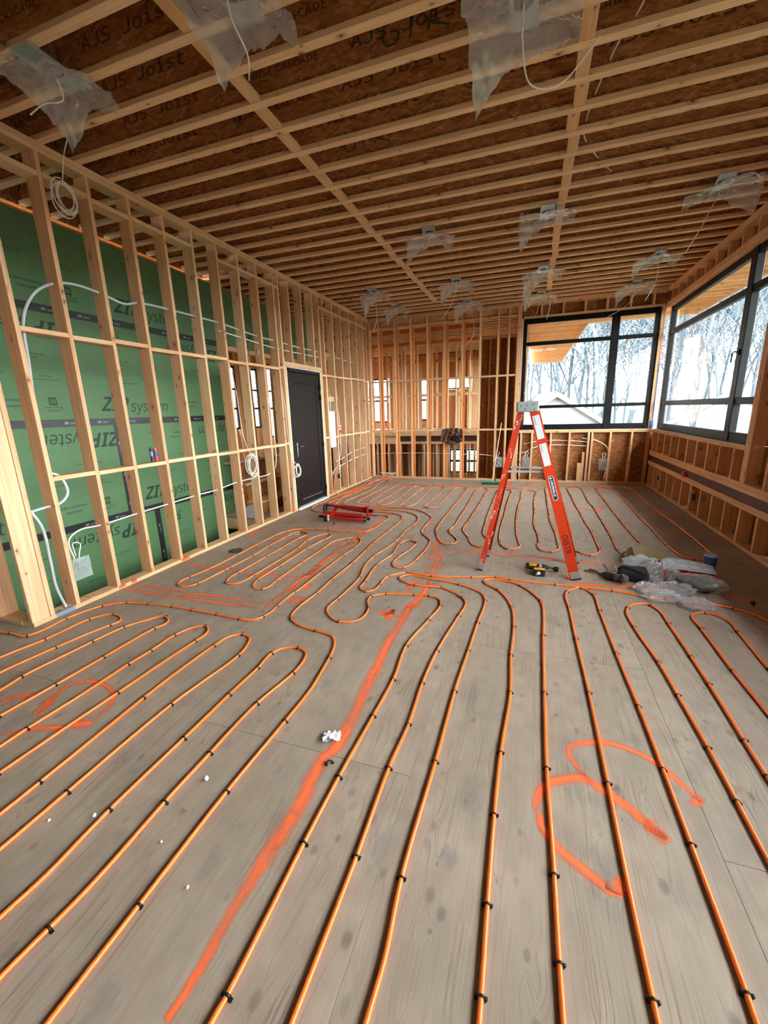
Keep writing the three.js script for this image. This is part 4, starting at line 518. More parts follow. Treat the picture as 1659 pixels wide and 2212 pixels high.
// ---------- eaves ----------
const roof = struct('roof', 'wide eaves with open wooden lookouts outside the windows', 'roof');
{
  const dk = S({ color: 0xdcd6c4, roughness: 0.8 });
  for (const z of JZ) { if (z > -10.4 && z < 4.4) B(roof, 'lookout', z > -7.3 ? XR + 0.145 : 3.63, 7.58, TOP + 0.01, TOP + 0.12, z - 0.019, z + 0.019, WOOD, 0); }
  for (let z = -10.55; z > -20.8; z -= 0.3048) B(roof, 'lookout', 3.63, 5.12, TOP + 0.01, TOP + 0.12, z - 0.019, z + 0.019, WOOD, 0);
  B(roof, 'soffit_board', XR + 0.141, 7.6, TOP + 0.121, TOP + 0.14, -7.36, 4.7, dk, 0); B(roof, 'soffit_board', 3.63, 7.6, TOP + 0.121, TOP + 0.14, -10.4, -7.361, dk, 0); B(roof, 'soffit_board', 3.63, 5.15, TOP + 0.121, TOP + 0.14, -20.9, -10.401, dk, 0);
  const fa = S({ color: 0xd9d6cf, roughness: 0.6 });
  B(roof, 'fascia', 7.6, 7.63, TOP - 0.02, TOP + 0.18, -10.42, 4.7, fa, 2); B(roof, 'fascia', 5.15, 7.6, TOP - 0.02, TOP + 0.18, -10.43, -10.4, fa, 0); B(roof, 'fascia', 5.15, 5.18, TOP - 0.02, TOP + 0.18, -20.93, -10.44, fa, 2); B(roof, 'fascia', 3.6, 5.15, TOP - 0.02, TOP + 0.18, -20.93, -20.9, fa, 0);
  B(roof, 'roof_deck', XR + 0.15, 7.6, TOP + 0.2, TOP + 0.4, -10.4, 4.7, fa, 2); B(roof, 'roof_deck', 3.62, XR + 0.149, TOP + 0.2, TOP + 0.4, -10.4, -7.37, fa, 2); B(roof, 'roof_deck', 3.62, 5.15, TOP + 0.2, TOP + 0.4, -20.9, -10.41, fa, 2);
}
// two light housings in the far eaves
for (const [x, z, l] of [[3.95, -15.2, 'left of the pair of plastic wrapped lights in the far eaves'], [4.4, -15.0, 'right of the pair of plastic wrapped lights in the far eaves']]) { const o = tag(mesh('soffit_light', lumpy(new RoundedBoxGeometry(0.28, 0.06, 0.22, 4, 0.02), 0.012, 9, x), FILM), l, 'light'); o.position.set(x, TOP - 0.025, z); }

// ---------- outdoors ----------
const grassT = texture(256, 256, (x, y) => { const n = vnoise(x / 20, y / 20, 13, 13, 90), f = vnoise(x / 3, y / 3, 86, 86, 91), h = hash2(x, y, 92); return mix(mix([112, 116, 84], [134, 122, 104], n), [84, 80, 66], 0.5 * f + 0.25 * h); });
grassT.repeat.set(24, 24);
const hillY = (x, z) => { const d = Math.hypot(x - 3.8, z - 2.8); return -3.4 + Math.max(0, d - 22) * 0.085 + 0.8 * perlin.noise(x * 0.06, 0, z * 0.06) * Math.min(1, Math.max(0, d - 16) / 20); };
const ground = mesh('ground', sheetGeo(60, 60, (u, v) => { const x = -70 + u * 160, z = 70 - v * 160; return V(x, hillY(x, z), z); }), S({ map: grassT, roughness: 0.95, side: THREE.DoubleSide, color: 0x868e7c }));
ground.userData = { kind: 'structure', label: 'grassy ground rising to the woods outside', category: 'ground' }; scene.add(ground);
const BARK = [S({ color: 0x525d67, roughness: 0.95 }), S({ color: 0x5c666e, roughness: 0.95 })];
function bareTree(seed, height) {
  const r = rng(seed), trunk = [], twigs = [];
  const grow = (p, d, len, rad, level) => {
    const n = level === 0 ? 7 : level === 1 ? 4 : 2; let q = p.clone(), dir = d.clone(), rr = rad;
    for (let i = 0; i < n; i++) {
      dir.add(V((r() - 0.5) * 0.28, (r() - 0.35) * 0.2 * level, (r() - 0.5) * 0.28)).normalize();
      const e = q.clone().addScaledVector(dir, len / n), r1 = rr * (level === 0 ? 0.86 : 0.74); (level === 0 ? trunk : twigs).push(rod(q, e, rr, r1, level < 2 ? 6 : 4)); q = e; rr = r1;
      if (level < 3 && (level > 0 || i > 0)) { const kids = level === 0 ? 4 : 2; for (let k = 0; k < kids; k++) { const a = r() * 6.28, el = 0.35 + r() * 0.6; const nd = dir.clone().multiplyScalar(el + 0.3).add(V(Math.cos(a), 0.25, Math.sin(a)).multiplyScalar(1 - el * 0.5)).normalize(); grow(q.clone(), nd, len * (level === 0 ? 0.42 : 0.55) * (0.7 + r() * 0.6), Math.max(0.014, rr * 0.42), level + 1); } }
    }
  };
  grow(V(0, 0, 0), V(0, 1, 0), height, height * 0.0085, 0);
  const g = new THREE.Group(); mesh('trunk', mergeGeometries(trunk), BARK[seed % 2], g); mesh('branches', mergeGeometries(twigs), BARK[(seed + 1) % 2], g); return g;
}
{
  const protos = [bareTree(1, 15), bareTree(2, 18), bareTree(3, 13), bareTree(4, 16)], r = rng(77);
  for (let i = 0; i < 58; i++) {
    const d = 21 + Math.pow(r(), 0.8) * 40, a = -0.06 + (i + r()) / 58 * 0.62, x = 3.81 + a * d, z = 2.77 - d;
    if (x < 5.6 && z > -22) continue;
    const t = protos[i % 4].clone(); t.name = numbered('bare_tree'); t.position.set(x, hillY(x, z) - 0.2, z); t.rotation.y = r() * 6.28; t.scale.setScalar(0.75 + r() * 0.6);
    t.userData = { label: 'leafless tree in the woods seen through the windows', category: 'tree', group: 'leafless trees outside the windows' }; scene.add(t);
  }
  const leaf = S({ color: 0x4e5e34, roughness: 0.9, side: THREE.DoubleSide }), gl = [];
  const one = new THREE.PlaneGeometry(0.09, 0.14);
  for (let i = 0; i < 900; i++) { const u = r() * 6.28, v = Math.acos(2 * r() - 1), q = 0.55 + 0.45 * r(); gl.push(one.clone().rotateX(r() * 6).rotateY(r() * 6).translate(Math.sin(v) * Math.cos(u) * q * 0.9, Math.abs(Math.cos(v)) * q * 1.0, Math.sin(v) * Math.sin(u) * q * 0.9)); }
  const bush = new THREE.Group(); mesh('foliage', mergeGeometries(gl), leaf, bush); mesh('stem', rod(V(0, -0.3, 0), V(0, 0.5, 0), 0.04, 0.02), BARK[0], bush);
  for (let i = 0; i < 16; i++) { const d = 18 + r() * 16, a = 0.0 + i / 16 * 0.5, x = 3.81 + a * d, z = 2.77 - d; if (x < 5.6 && z > -22) continue; const t = bush.clone(); t.name = numbered('shrub'); t.position.set(x, hillY(x, z), z); t.rotation.y = r() * 6; const s = 1 + r() * 1.2; t.scale.set(s, s * 0.9, s); t.userData = { label: 'pale green shrub at the foot of the woods outside', category: 'shrub', group: 'shrubs outside the windows' }; scene.add(t); }
}
function house(label, x, z, turn, wd, ht, dp, wall, roofC) {
  const g = thing('house', label, 'house', [x, hillY(x, z) - 0.3, z], turn), m = S({ color: wall, roughness: 0.8 }), rf = S({ color: roofC, roughness: 0.85 }), fr = S({ color: 0xb8b8b6, roughness: 0.6 }), gl = P({ color: 0x39424c, roughness: 0.1 });
  part(g, 'walls', new THREE.BoxGeometry(wd, ht, dp), m, 0, ht / 2, 0);
  const sh = new THREE.Shape([new THREE.Vector2(-wd / 2 - 0.3, 0), new THREE.Vector2(wd / 2 + 0.3, 0), new THREE.Vector2(0, wd * 0.34)]);
  part(g, 'gable', new THREE.ExtrudeGeometry(sh, { depth: dp - 0.1, bevelEnabled: false }).translate(0, 0, -dp / 2 + 0.05), m, 0, ht, 0);
  for (const s of [-1, 1]) { const L = Math.hypot(wd / 2 + 0.4, wd * 0.36); part(g, 'roof_slope', new THREE.BoxGeometry(L, 0.12, dp + 0.6), rf, s * (wd / 4 + 0.15), ht + wd * 0.17 + 0.1, 0, 0, 0, -s * Math.atan2(wd * 0.34, wd / 2 + 0.3)); for (const e of [-1, 1]) part(g, 'barge_board', new THREE.BoxGeometry(L, 0.22, 0.05), fr, s * (wd / 4 + 0.15), ht + wd * 0.17, e * (dp / 2 + 0.31), 0, 0, -s * Math.atan2(wd * 0.34, wd / 2 + 0.3)); }
  for (const [wx, wy] of [[-wd * 0.25, ht * 0.55], [wd * 0.25, ht * 0.55]]) { const f = part(g, 'window', new THREE.BoxGeometry(1.1, 1.3, 0.1), fr, wx, wy, dp / 2 + 0.03); part(f, 'glass', new THREE.BoxGeometry(0.9, 1.1, 0.04), gl, 0, 0, 0.05); }
}
house('white neighbouring house with a grey roof outside the right window', 14.0, -25, -0.35, 5, 3.4, 5, 0x9a9a98, 0x3a4048);
house('neighbouring house whose pale gable shows below the left panes of the back window', 4.6, -25, 0.15, 6.5, 3.3, 6, 0x8d9294, 0x4a5056);
// ---------- heating tubes ----------
const clipGeo = (() => { // strap over the tube, foot on one side, barb on the other
  const R = 0.0105, pos = [], list = [];
  const strap = new THREE.TorusGeometry(R, 0.002, 4, 8, Math.PI).scale(1, 1, 2.2); list.push(strap);
  list.push(new THREE.BoxGeometry(0.0045, 0.011, 0.0115).translate(-R, -0.0035, 0), new THREE.BoxGeometry(0.0045, 0.011, 0.0115).translate(R, -0.0035, 0));
  list.push(new THREE.BoxGeometry(0.009, 0.004, 0.011).translate(R + 0.004, -0.006, 0), new THREE.BoxGeometry(0.005, 0.011, 0.008).translate(-R - 0.004, 0.004, 0).rotateZ(0.25));
  return mergeGeometries(list.map((g) => { const q = g.toNonIndexed(); q.deleteAttribute('uv'); return q; }));
})();
const circuits = {
  c1: ['heating_tube', 'orange heating tube looped over the left floor and round the dark door', 'tube'],
  c2: ['heating_tube', 'orange heating tube in long runs towards the viewer over the right front floor', 'tube'],
  c3: ['heating_tube', 'orange heating tube zigzagging over the far floor under the corner windows', 'tube'],
};
{
  const sample = {};
  for (const k in TUBES) {
    const c = new THREE.CatmullRomCurve3(TUBES[k].map(([x, z]) => V(x, 0.0092, z)), false, 'centripetal'), L = c.getLength(), n = Math.ceil(L / 0.02);
    c.arcLengthDivisions = n * 2; c.updateArcLengths(); sample[k] = { c, L, n, pts: c.getSpacedPoints(n), clips: [] };
    const t = thing(...circuits[k]); sample[k].t = t;
    mesh('tube', new THREE.TubeGeometry(c, Math.ceil(L / 0.035), 0.0091, 8, false), PEX, t);
  }
  for (const [x, z] of CLIPS) { let best = null; for (const k in sample) sample[k].pts.forEach((p, i) => { const d = (p.x - x) ** 2 + (p.z - z) ** 2; if (!best || d < best[0]) best = [d, k, i]; }); if (best[0] < 0.01) sample[best[1]].clips.push(best[2]); }
  const r = rng(19);
  for (const k in sample) { const s = sample[k], have = [...new Set(s.clips)].sort((a, b) => a - b); const out = []; let last = -1e9;
    // clips not marked in the layout follow at the usual spacing
    const gap = 0.34 / (s.L / s.n); let h = 0; for (let i = 8; i < s.n - 4; i++) { if (have[h] === i) { if (i - last > 3) { out.push(i); last = i; } h++; while (have[h] === i) h++; } else if (i - last > gap * (1.25 + 0.3 * r()) && (h >= have.length || have[h] - i > gap * 0.6)) { out.push(i); last = i; } }
    for (const i of out) { const p = s.pts[i], tg = s.c.getTangentAt(i / s.n), m = part(s.t, 'clip', clipGeo, BLACK, p.x, p.y, p.z); m.rotation.y = Math.atan2(tg.x, tg.z) + (r() < 0.5 ? Math.PI : 0); }
  }
}
tag(mesh('riser_tube', tubeGeo([V(0.04, 0.78, -5.1), V(0.05, 0.6, -5.06), V(0.05, 0.3, -4.86), V(0.06, 0.1, -4.83), V(0.1, 0.02, -4.9), V(0.2, 0.0095, -5.1), V(0.27, 0.0095, -5.6), V(0.3, 0.0095, -6.2), V(0.26, 0.0095, -6.95)], 0.0084, 90), PEX), 'orange tube bending up the wall to the white strip beside the dark door', 'tube');
{ // stubs of the tubes at the foot of the back wall
  const g = thing('tube_manifold', 'cluster of orange tube ends and white collars at the far left corner', 'manifold', [0, 0, 0]);
  for (let i = 0; i < 6; i++) { const x = 0.3 + i * 0.055; mesh('tube_end', tubeGeo([V(x, 0.0095, -6.98), V(x + 0.01, 0.012, -7.06), V(x + 0.012, 0.03, -7.12), V(x + 0.012, 0.1, -7.14)], 0.0084, 14), PEX, g); part(g, 'collar', new THREE.CylinderGeometry(0.013, 0.013, 0.03, 10), WHITEWIRE, x + 0.012, 0.1, -7.14); }
  B(g, 'manifold_bar', 0.24, 0.66, 0.115, 0.15, -7.165, -7.125, S({ color: 0xdad7cc, roughness: 0.4 }), 0, 0.008);
}
// ---------- stepladder ----------
{
  const g = thing('stepladder', 'orange fibreglass stepladder with grey top cap standing open in the middle', 'ladder', [0, 0, 0]);
  const scr = texture(128, 512, (x, y) => { const n = vnoise(x / 7, y / 30, 18, 17, 31), f = vnoise(x / 3, y / 5, 43, 103, 32); return n * f > 0.52 ? [226, 208, 200] : mix([196, 52, 14], [178, 42, 12], vnoise(x / 20, y / 60, 7, 9, 33)); });
  const FG = P({ map: scr, roughness: 0.4, clearcoat: 0.2 }), FG2 = P({ color: 0xc0330c, roughness: 0.45, specularIntensity: 0.6 });
  const rail = (a, b, w, side, m) => { // channel section; side: which way the flanges point along z
    const d = V().subVectors(b, a), L = d.length(); d.normalize(); const zz = V(0, 0, side), u = V().crossVectors(zz, d).normalize(), n = V().crossVectors(d, u).normalize();
    const f = 0.032, th = 0.005, h = w / 2; const sh = new THREE.Shape([[-h, 0], [h, 0], [h, f], [h - th, f], [h - th, th], [-h + th, th], [-h + th, f], [-h, f]].map((p) => new THREE.Vector2(...p)));
    const e = new THREE.ExtrudeGeometry(sh, { depth: L, bevelEnabled: true, bevelSize: 0.0012, bevelThickness: 0.0012, bevelSegments: 1, steps: 1 });
    const uv = e.attributes.uv; for (let i = 0; i < uv.count; i++) uv.setXY(i, uv.getX(i) * 4 + 0.3, uv.getY(i) * 1.1);
    e.applyMatrix4(new THREE.Matrix4().makeBasis(u, n, d).setPosition(a)); return mesh('rail', e, m, g);
  };
  const RB = [V(4.305, 0.02, -1.40), V(3.835, 1.66, -1.505)], RF = [V(4.33, 0.02, -1.89), V(3.835, 1.66, -1.795)], LB = [V(3.392, 0.02, -1.42), V(3.722, 1.66, -1.53)], LF = [V(3.42, 0.02, -1.91), V(3.722, 1.66, -1.775)];
  rail(...RB, 0.092, -1, FG2); rail(...RF, 0.092, 1, FG2); rail(...LB, 0.05, -1, FG); rail(...LF, 0.05, 1, FG2);
  const at = (S2, y) => S2[0].clone().lerp(S2[1], (y - S2[0].y) / (S2[1].y - S2[0].y));
  for (let y = 0.29; y < 1.5; y += 0.29) { const a = at(RB, y), b = at(RF, y); B(g, 'step', a.x - 0.042, a.x + 0.042, y - 0.012, y + 0.012, b.z + 0.006, a.z - 0.006, S({ color: 0xb7b9bb, metalness: 0.6, roughness: 0.5 }), 2); }
  for (const y of [0.3, 0.85, 1.35]) { const a = at(LB, y), b = at(LF, y); mesh('rear_bar', rod(V(a.x, y, a.z - 0.004), V(b.x, y, b.z + 0.004), 0.012), GALV, g); }
  for (const [r0, l0] of [[RB, LB], [RF, LF]]) { const a = at(r0, 1.05), b = at(l0, 1.05), z = r0 === RB ? -0.022 : 0.022; a.z += z; b.z += z; const bar = B(g, 'spreader', b.x, a.x, 1.04, 1.062, Math.min(a.z, b.z) - 0.004, Math.min(a.z, b.z) + 0.004, GALV, 0); }
  const cap = part(g, 'top_cap', new RoundedBoxGeometry(0.205, 0.1, 0.36, 3, 0.018), S({ color: 0x8d9190, roughness: 0.6 }), 3.78, 1.672, -1.65);
  for (const [x, y] of [[-0.06, 0.01], [-0.01, 0.015], [0.05, 0.02], [-0.02, -0.02], [0.06, -0.025]]) part(cap, 'rivet', new THREE.CylinderGeometry(0.006, 0.006, 0.006, 8).rotateX(Math.PI / 2), BLACK, x, y, 0.18);
  for (const [p, w] of [[RB, 0.1], [RF, 0.1], [LB, 0.058], [LF, 0.058]]) { const a = at(p, 0.03); const f = part(g, 'foot', new RoundedBoxGeometry(w, 0.075, 0.045, 2, 0.006), S({ color: 0x9a9a98, metalness: 0.5, roughness: 0.5 }), a.x, 0.052, a.z - Math.sign(a.z + 1.65) * 0.016, 0, 0, p === RB || p === RF ? 0.28 : -0.2); part(f, 'rubber_tread', new THREE.BoxGeometry(w * 1.02, 0.014, 0.05), BLACK, 0, -0.04, 0); }
  // printed labels on the near right rail
  const label = (y0, y1, w, draw, tw, th, off = 0) => {
    const a = at(RB, y1), b = at(RB, y0), d = V().subVectors(b, a), L = d.length(); d.normalize(); const n = V(0, 0, 1), z = V().crossVectors(d, V(0, 0, -1)); // text runs down the rail
    const up = V().crossVectors(n, d).normalize(), nn = V().crossVectors(d, up).normalize();
    const t = canvas(tw, th, draw); const geo = new THREE.PlaneGeometry(L, w); const m = new THREE.Matrix4().makeBasis(d, up, nn).setPosition(a.clone().add(b).multiplyScalar(0.5).addScaledVector(nn, 0.0034).addScaledVector(up, off)); geo.applyMatrix4(m);
    return mesh('label', geo, S({ map: t, roughness: 0.5, transparent: true, side: THREE.DoubleSide }), g);
  };
  const lines = (c, w, h) => { const r = rng(w + h); c.fillStyle = '#d5d9de'; c.fillRect(0, 0, w, h); c.fillStyle = '#8d949c'; for (let y = 8; y < h - 4; y += 9) for (let x = 8; x < w - 20;) { const l = 6 + r() * 22; c.fillRect(x, y, l, 3); x += l + 6; } c.fillStyle = '#5b6068'; c.font = 'bold 22px sans-serif'; c.fillText(h > 96 ? 'CAUTION' : 'DANGER', 10, h - 12); };
  label(1.372, 1.59, 0.062, lines, 256, 80); label(1.117, 1.326, 0.062, lines, 256, 84);
  label(0.784, 1.022, 0.05, (c, w, h) => { c.clearRect(0, 0, w, h); c.fillStyle = '#e8eaee'; c.beginPath(); c.arc(h / 2, h / 2, h / 2 - 1, Math.PI / 2, Math.PI * 1.5); c.arc(w - h / 2, h / 2, h / 2 - 1, -Math.PI / 2, Math.PI / 2); c.fill(); c.fillStyle = '#171c2c'; c.beginPath(); c.arc(h / 2, h / 2, h / 2 - 7, Math.PI / 2, Math.PI * 1.5); c.arc(w - h / 2, h / 2, h / 2 - 7, -Math.PI / 2, Math.PI / 2); c.fill(); c.fillStyle = '#eef0f4'; c.font = 'bold 40px sans-serif'; c.fillText('LOUISVILLE', 62, h / 2 + 14); c.beginPath(); c.moveTo(20, 50); c.lineTo(36, 20); c.lineTo(50, 50); c.fill(); }, 340, 72);
  label(0.25, 0.46, 0.075, (c, w, h) => { c.clearRect(0, 0, w, h); c.fillStyle = '#161616'; c.font = 'bold 74px monospace'; c.fillText('CUSTR', 8, 66); }, 256, 84);
}
// ---------- ceiling light housings wrapped in film ----------
const plateGeo = (() => { const s = new THREE.Shape(); s.moveTo(-0.075, -0.19); s.lineTo(0.075, -0.19); s.lineTo(0.075, 0.19); s.lineTo(-0.075, 0.19); s.closePath(); const h = new THREE.Path(); h.absellipse(0, 0, 0.052, 0.052, 0, Math.PI * 2, true); s.holes.push(h); return new THREE.ExtrudeGeometry(s, { depth: 0.002, bevelEnabled: false, curveSegments: 20 }).rotateX(Math.PI / 2); })();
const lipGeo = new THREE.BoxGeometry(0.004, 0.022, 0.38);
const ringGeo = new THREE.LatheGeometry([[0.054, -0.012], [0.058, -0.012], [0.056, 0.0], [0.055, 0.1], [0.05, 0.1], [0.051, -0.005], [0.054, -0.012]].map((p) => new THREE.Vector2(...p)), 28);
function filmSheet(seed, w, d, sag, corner) {
  const r = rng(seed), c = [r(), r(), r(), r()].map((v, i) => corner[i] * (0.8 + 0.4 * v));
  return sheetGeo(34, 34, (u, v) => {
    const x = (u - 0.5) * w, z = (v - 0.5) * d, e = Math.max(Math.abs(u - 0.5), Math.abs(v - 0.5)) * 2;
    const cw = [(1 - u) * (1 - v), u * (1 - v), (1 - u) * v, u * v].reduce((s, q, i) => s + c[i] * Math.pow(q, 3), 0);
    const n = perlin.noise(x * 9 + seed, z * 9, seed * 0.7), f = Math.abs(perlin.noise(x * 19 + seed, z * 21, 3.3 + seed));
    const pull = 1 - 0.16 * e * cw * 2; const k = perlin.noise(x * 31 + seed, z * 33, seed); return V(x * pull + 0.03 * n + 0.008 * k, -sag * 0.35 * e * e - cw + 0.035 * n * e + 0.04 * f * e + 0.012 * k * e - 0.03 * e, z * pull + 0.03 * n + 0.01 * k);
  });
}
const LIGHTS = [ // x, z, turn, film width, film depth, sag, corner drops, label, wire
  [0.86, 0.43, 0, 0.52, 0.5, 0.05, [0.22, 0.12, 0.03, 0.2], 'film wrapped light housing at the upper left above the coil of wire', [[0, 0, 0.0], [-0.02, -0.12, -0.05], [-0.06, -0.2, 0.06], [-0.14, -0.26, 0.1]]],
  [2.22, 0.43, 0, 0.55, 0.46, 0.04, [0.16, 0.1, 0.0, 0.04], 'film wrapped light housing at the top edge above the left blocking line', [[0.0, 0, 0.05], [0.0, -0.12, 0.02], [0.0, -0.2, -0.1], [-0.07, -0.24, -0.2]]],
  [3.66, -0.12, 0, 0.62, 0.52, 0.05, [0.36, 0.06, 0.0, 0.05], 'film wrapped light housing at the top edge near the right blocking line', [[0, 0, 0], [0.0, -0.16, 0.0], [0.04, -0.3, -0.12], [0.22, -0.24, -0.3], [0.42, -0.06, -0.3]]],
  [2.50, -3.02, 0.5, 0.62, 0.4, 0.05, [0.25, 0.1, 0.1, 0.12], 'crumpled film light housing in the third row, left of centre', [[0, 0, 0], [0, -0.1, 0], [-0.05, -0.2, 0]]],
  [3.87, -3.05, 0.1, 0.62, 0.34, 0.03, [0.34, 0.05, 0.02, 0.06], 'film light housing with one long hanging corner, right of centre', [[0, 0, 0], [0.03, -0.06, 0]]],
  [5.53, -3.02, -0.5, 0.66, 0.44, 0.04, [0.1, 0.28, 0.22, 0.05], 'film light housing with a round hole, nearest the right window', [[0, 0, 0], [-0.04, -0.12, 0.1], [-0.16, -0.42, 0.15], [-0.26, -0.62, 0.1]]],
  [5.47, -5.0, 0.2, 0.6, 0.36, 0.05, [0.26, 0.1, 0.08, 0.12], 'film light housing whose wire hangs to the corner of the right window', [[0, 0, 0], [0.03, -0.25, 0], [-0.02, -0.45, 0.03], [-0.1, -0.62, 0]]],
  [3.88, -4.97, 0.1, 0.62, 0.4, 0.05, [0.5, 0.08, 0.08, 0.1], 'film light housing with a long pointed corner in front of the back window', [[0, 0, 0], [0.1, -0.2, 0], [0.14, -0.5, 0], [0.1, -0.75, 0]]],
  [2.49, -4.95, 0.2, 0.62, 0.4, 0.05, [0.25, 0.15, 0.1, 0.2], 'film light housing in the middle of the fourth row with a curved wire', [[0, 0, 0], [-0.02, -0.2, 0], [-0.12, -0.42, 0], [-0.26, -0.6, 0]]],
  [5.50, -6.5, 0.1, 0.66, 0.36, 0.05, [0.34, 0.12, 0.1, 0.08], 'film light housing in the last row over the back window mullion', [[0, 0, 0], [0, -0.2, 0], [-0.16, -0.4, 0], [-0.42, -0.54, 0]]],
  [3.88, -6.5, 0.1, 0.6, 0.36, 0.05, [0.2, 0.1, 0.1, 0.08], 'film light housing in the last row over the left end of the back window', [[0, 0, 0], [-0.02, -0.2, 0], [-0.08, -0.4, 0]]],
  [0.98, -5.0, 0.0, 0.6, 0.4, 0.05, [0.3, 0.12, 0.1, 0.2], 'film light housing nearest the white strip beside the dark door', [[0, 0, 0], [0.03, -0.3, 0], [0.03, -0.5, 0], [-0.06, -0.7, 0]]],
  [2.47, -6.5, 0.1, 0.62, 0.4, 0.05, [0.42, 0.1, 0.1, 0.08], 'film light housing in the last row whose wire loops in front of the studs', [[0, 0, 0], [0.1, -0.3, 0], [0.13, -0.62, 0], [0.0, -0.82, 0], [-0.25, -0.84, 0]]],
  [1.02, -6.42, 0.0, 0.56, 0.36, 0.06, [0.3, 0.1, 0.1, 0.34], 'film light housing in the far left corner of the ceiling', [[0, 0, 0], [0.0, -0.3, 0], [0.06, -0.52, 0], [0.12, -0.7, 0]]],
];
LIGHTS.forEach(([x, z, turn, w, d, sag, corner, label, wire], i) => {
  const zc = -0.1824 - 0.3048 * Math.round((-0.1824 - z) / 0.3048), g = thing('light_housing', label, 'light fixture', [x, TOP - 0.004, zc], turn * 0.3, 'film wrapped light housings on the ceiling joists');
  part(g, 'bracket', plateGeo, GALV, 0, -0.004, 0); for (const s of [-1, 1]) part(g, 'bracket_lip', lipGeo, GALV, s * 0.075, -0.012, 0);
  part(g, 'ring', ringGeo, CHROME, 0, 0.0, 0);
  part(g, 'film', filmSheet(i * 3.7 + 1, w, d, sag, corner), FILM, 0, -0.022, 0.0);
  mesh('wire', tubeGeo(wire.map((p) => V(p[0], p[1] - 0.01, p[2])), 0.0045, 32, 6), WHITEWIRE, g);
});
// ---------- cables ----------
const cable = (name, label, pts, r, m) => tag(mesh(name, tubeGeo(pts.map((p) => V(...p)), r, pts.length * 9, 7), m), label, 'cable');
function coil(name, label, cx, cy, cz, rad, turns, seed, tail, m) {
  const r = rng(seed), pts = []; for (let i = 0; i <= turns * 14; i++) { const a = i / 14 * 6.283 + 1.57, k = i / 14, q = rad * (1 + 0.17 * Math.sin(k * 2.3 + seed)); pts.push(V(cx + 0.014 * Math.sin(a * 0.5 + k) + 0.004 * k, cy - rad + rad * 1.0 + q * Math.sin(a) * 1.1 - rad * 0.14 * Math.sin(k * 1.9 + seed), cz + q * 0.84 * Math.cos(a) + rad * 0.22 * Math.sin(k * 2.9))); }
  return tag(mesh(name, tubeGeo([...tail.map((p) => V(...p)), ...pts], 0.0042, pts.length * 3, 6), m), label, 'cable');
}
coil('wire_coil', 'coil of white wire hanging from the ceiling at the near end of the left wall', 0.03, 3.47, -0.13, 0.105, 5, 3, [[0.75, 3.8, 0.2], [0.55, 3.78, 0.1], [0.2, 3.72, -0.06], [0.06, 3.6, -0.12]], WHITEWIRE);
coil('wire_coil', 'coil of white wire hanging at the middle of the left studs', 0.035, 0.97, -2.24, 0.13, 6, 5, [[-0.05, 2.6, -2.03], [0.0, 2.0, -2.1], [0.01, 1.4, -2.14], [0.025, 1.2, -2.2]], WHITEWIRE);
coil('wire_coil', 'bundle of white wire hanging at the edge of the dark door', 0.05, 0.72, -3.44, 0.09, 6, 8, [[-0.06, 2.6, -3.22], [0.0, 1.9, -3.28], [0.012, 1.2, -3.3], [0.03, 0.9, -3.36]], WHITEWIRE);
cable('grey_cable', 'thick grey cable arching through the upper left studs', [[-0.1, 1.5, 0.39], [-0.09, 1.8, 0.375], [-0.07, 2.12, 0.36], [-0.07, 2.44, 0.335], [-0.07, 2.58, 0.28], [-0.07, 2.71, 0.18], [-0.07, 2.8, 0.03], [-0.07, 2.836, -0.13], [-0.07, 2.82, -0.39], [-0.07, 2.78, -0.63], [-0.07, 2.824, -0.79], [-0.07, 2.842, -1.2], [-0.07, 2.843, -1.57], [-0.07, 2.844, -2.0], [-0.07, 2.82, -2.41], [-0.07, 2.8, -2.8], [-0.07, 2.8, -3.3], [-0.07, 2.79, -3.9], [-0.07, 2.8, -4.7], [-0.07, 2.75, -6.4]], 0.012, GREYWIRE);
cable('white_cable', 'white cable running level through the lower left studs', [[-0.06, 0.42, 0.34], [-0.07, 0.616, 0.352], [-0.07, 0.681, 0.248], [-0.07, 0.676, 0.022], [-0.07, 0.693, -0.392], [-0.07, 0.705, -0.793], [-0.07, 0.72, -1.211], [-0.07, 0.722, -1.6], [-0.07, 0.753, -2.0], [-0.07, 0.752, -2.4], [-0.07, 0.757, -2.8], [-0.06, 0.85, -2.96], [-0.06, 1.4, -3.0], [-0.07, 2.6, -2.8]], 0.0075, WHITEWIRE);
cable('white_cable', 'second white cable below the grey cable left of the door', [[-0.05, 2.74, -1.95], [-0.05, 2.72, -2.4], [-0.05, 2.7, -2.8], [-0.05, 2.68, -3.3], [-0.05, 2.69, -3.9], [-0.05, 2.7, -4.7]], 0.0075, WHITEWIRE);
cable('grey_cable', 'grey cable loop leaving the corner post at knee height', [[-0.09, 1.25, 0.42], [-0.05, 1.2, 0.33], [-0.03, 1.05, 0.3], [-0.05, 0.97, 0.36], [-0.07, 0.95, 0.5], [-0.09, 0.93, 0.62]], 0.013, GREYWIRE);
cable('grey_cable', 'grey cable dropping behind the corner post to the bottom plate', [[-0.06, 0.95, 0.6], [-0.03, 0.8, 0.56], [-0.04, 0.5, 0.55], [-0.06, 0.25, 0.54], [-0.06, 0.04, 0.5]], 0.012, GREYWIRE);
cable('white_cable', 'upper of two white cables right of the dark door', [[-0.06, 1.7, -5.28], [-0.03, 1.75, -5.34], [-0.03, 1.6, -5.4], [-0.03, 1.1, -5.42], [-0.03, 0.75, -5.36], [-0.06, 0.66, -5.2], [-0.06, 0.7, -5.6], [-0.06, 0.78, -6.1], [-0.06, 0.8, -6.6], [-0.06, 0.82, -7.0]], 0.008, WHITEWIRE);
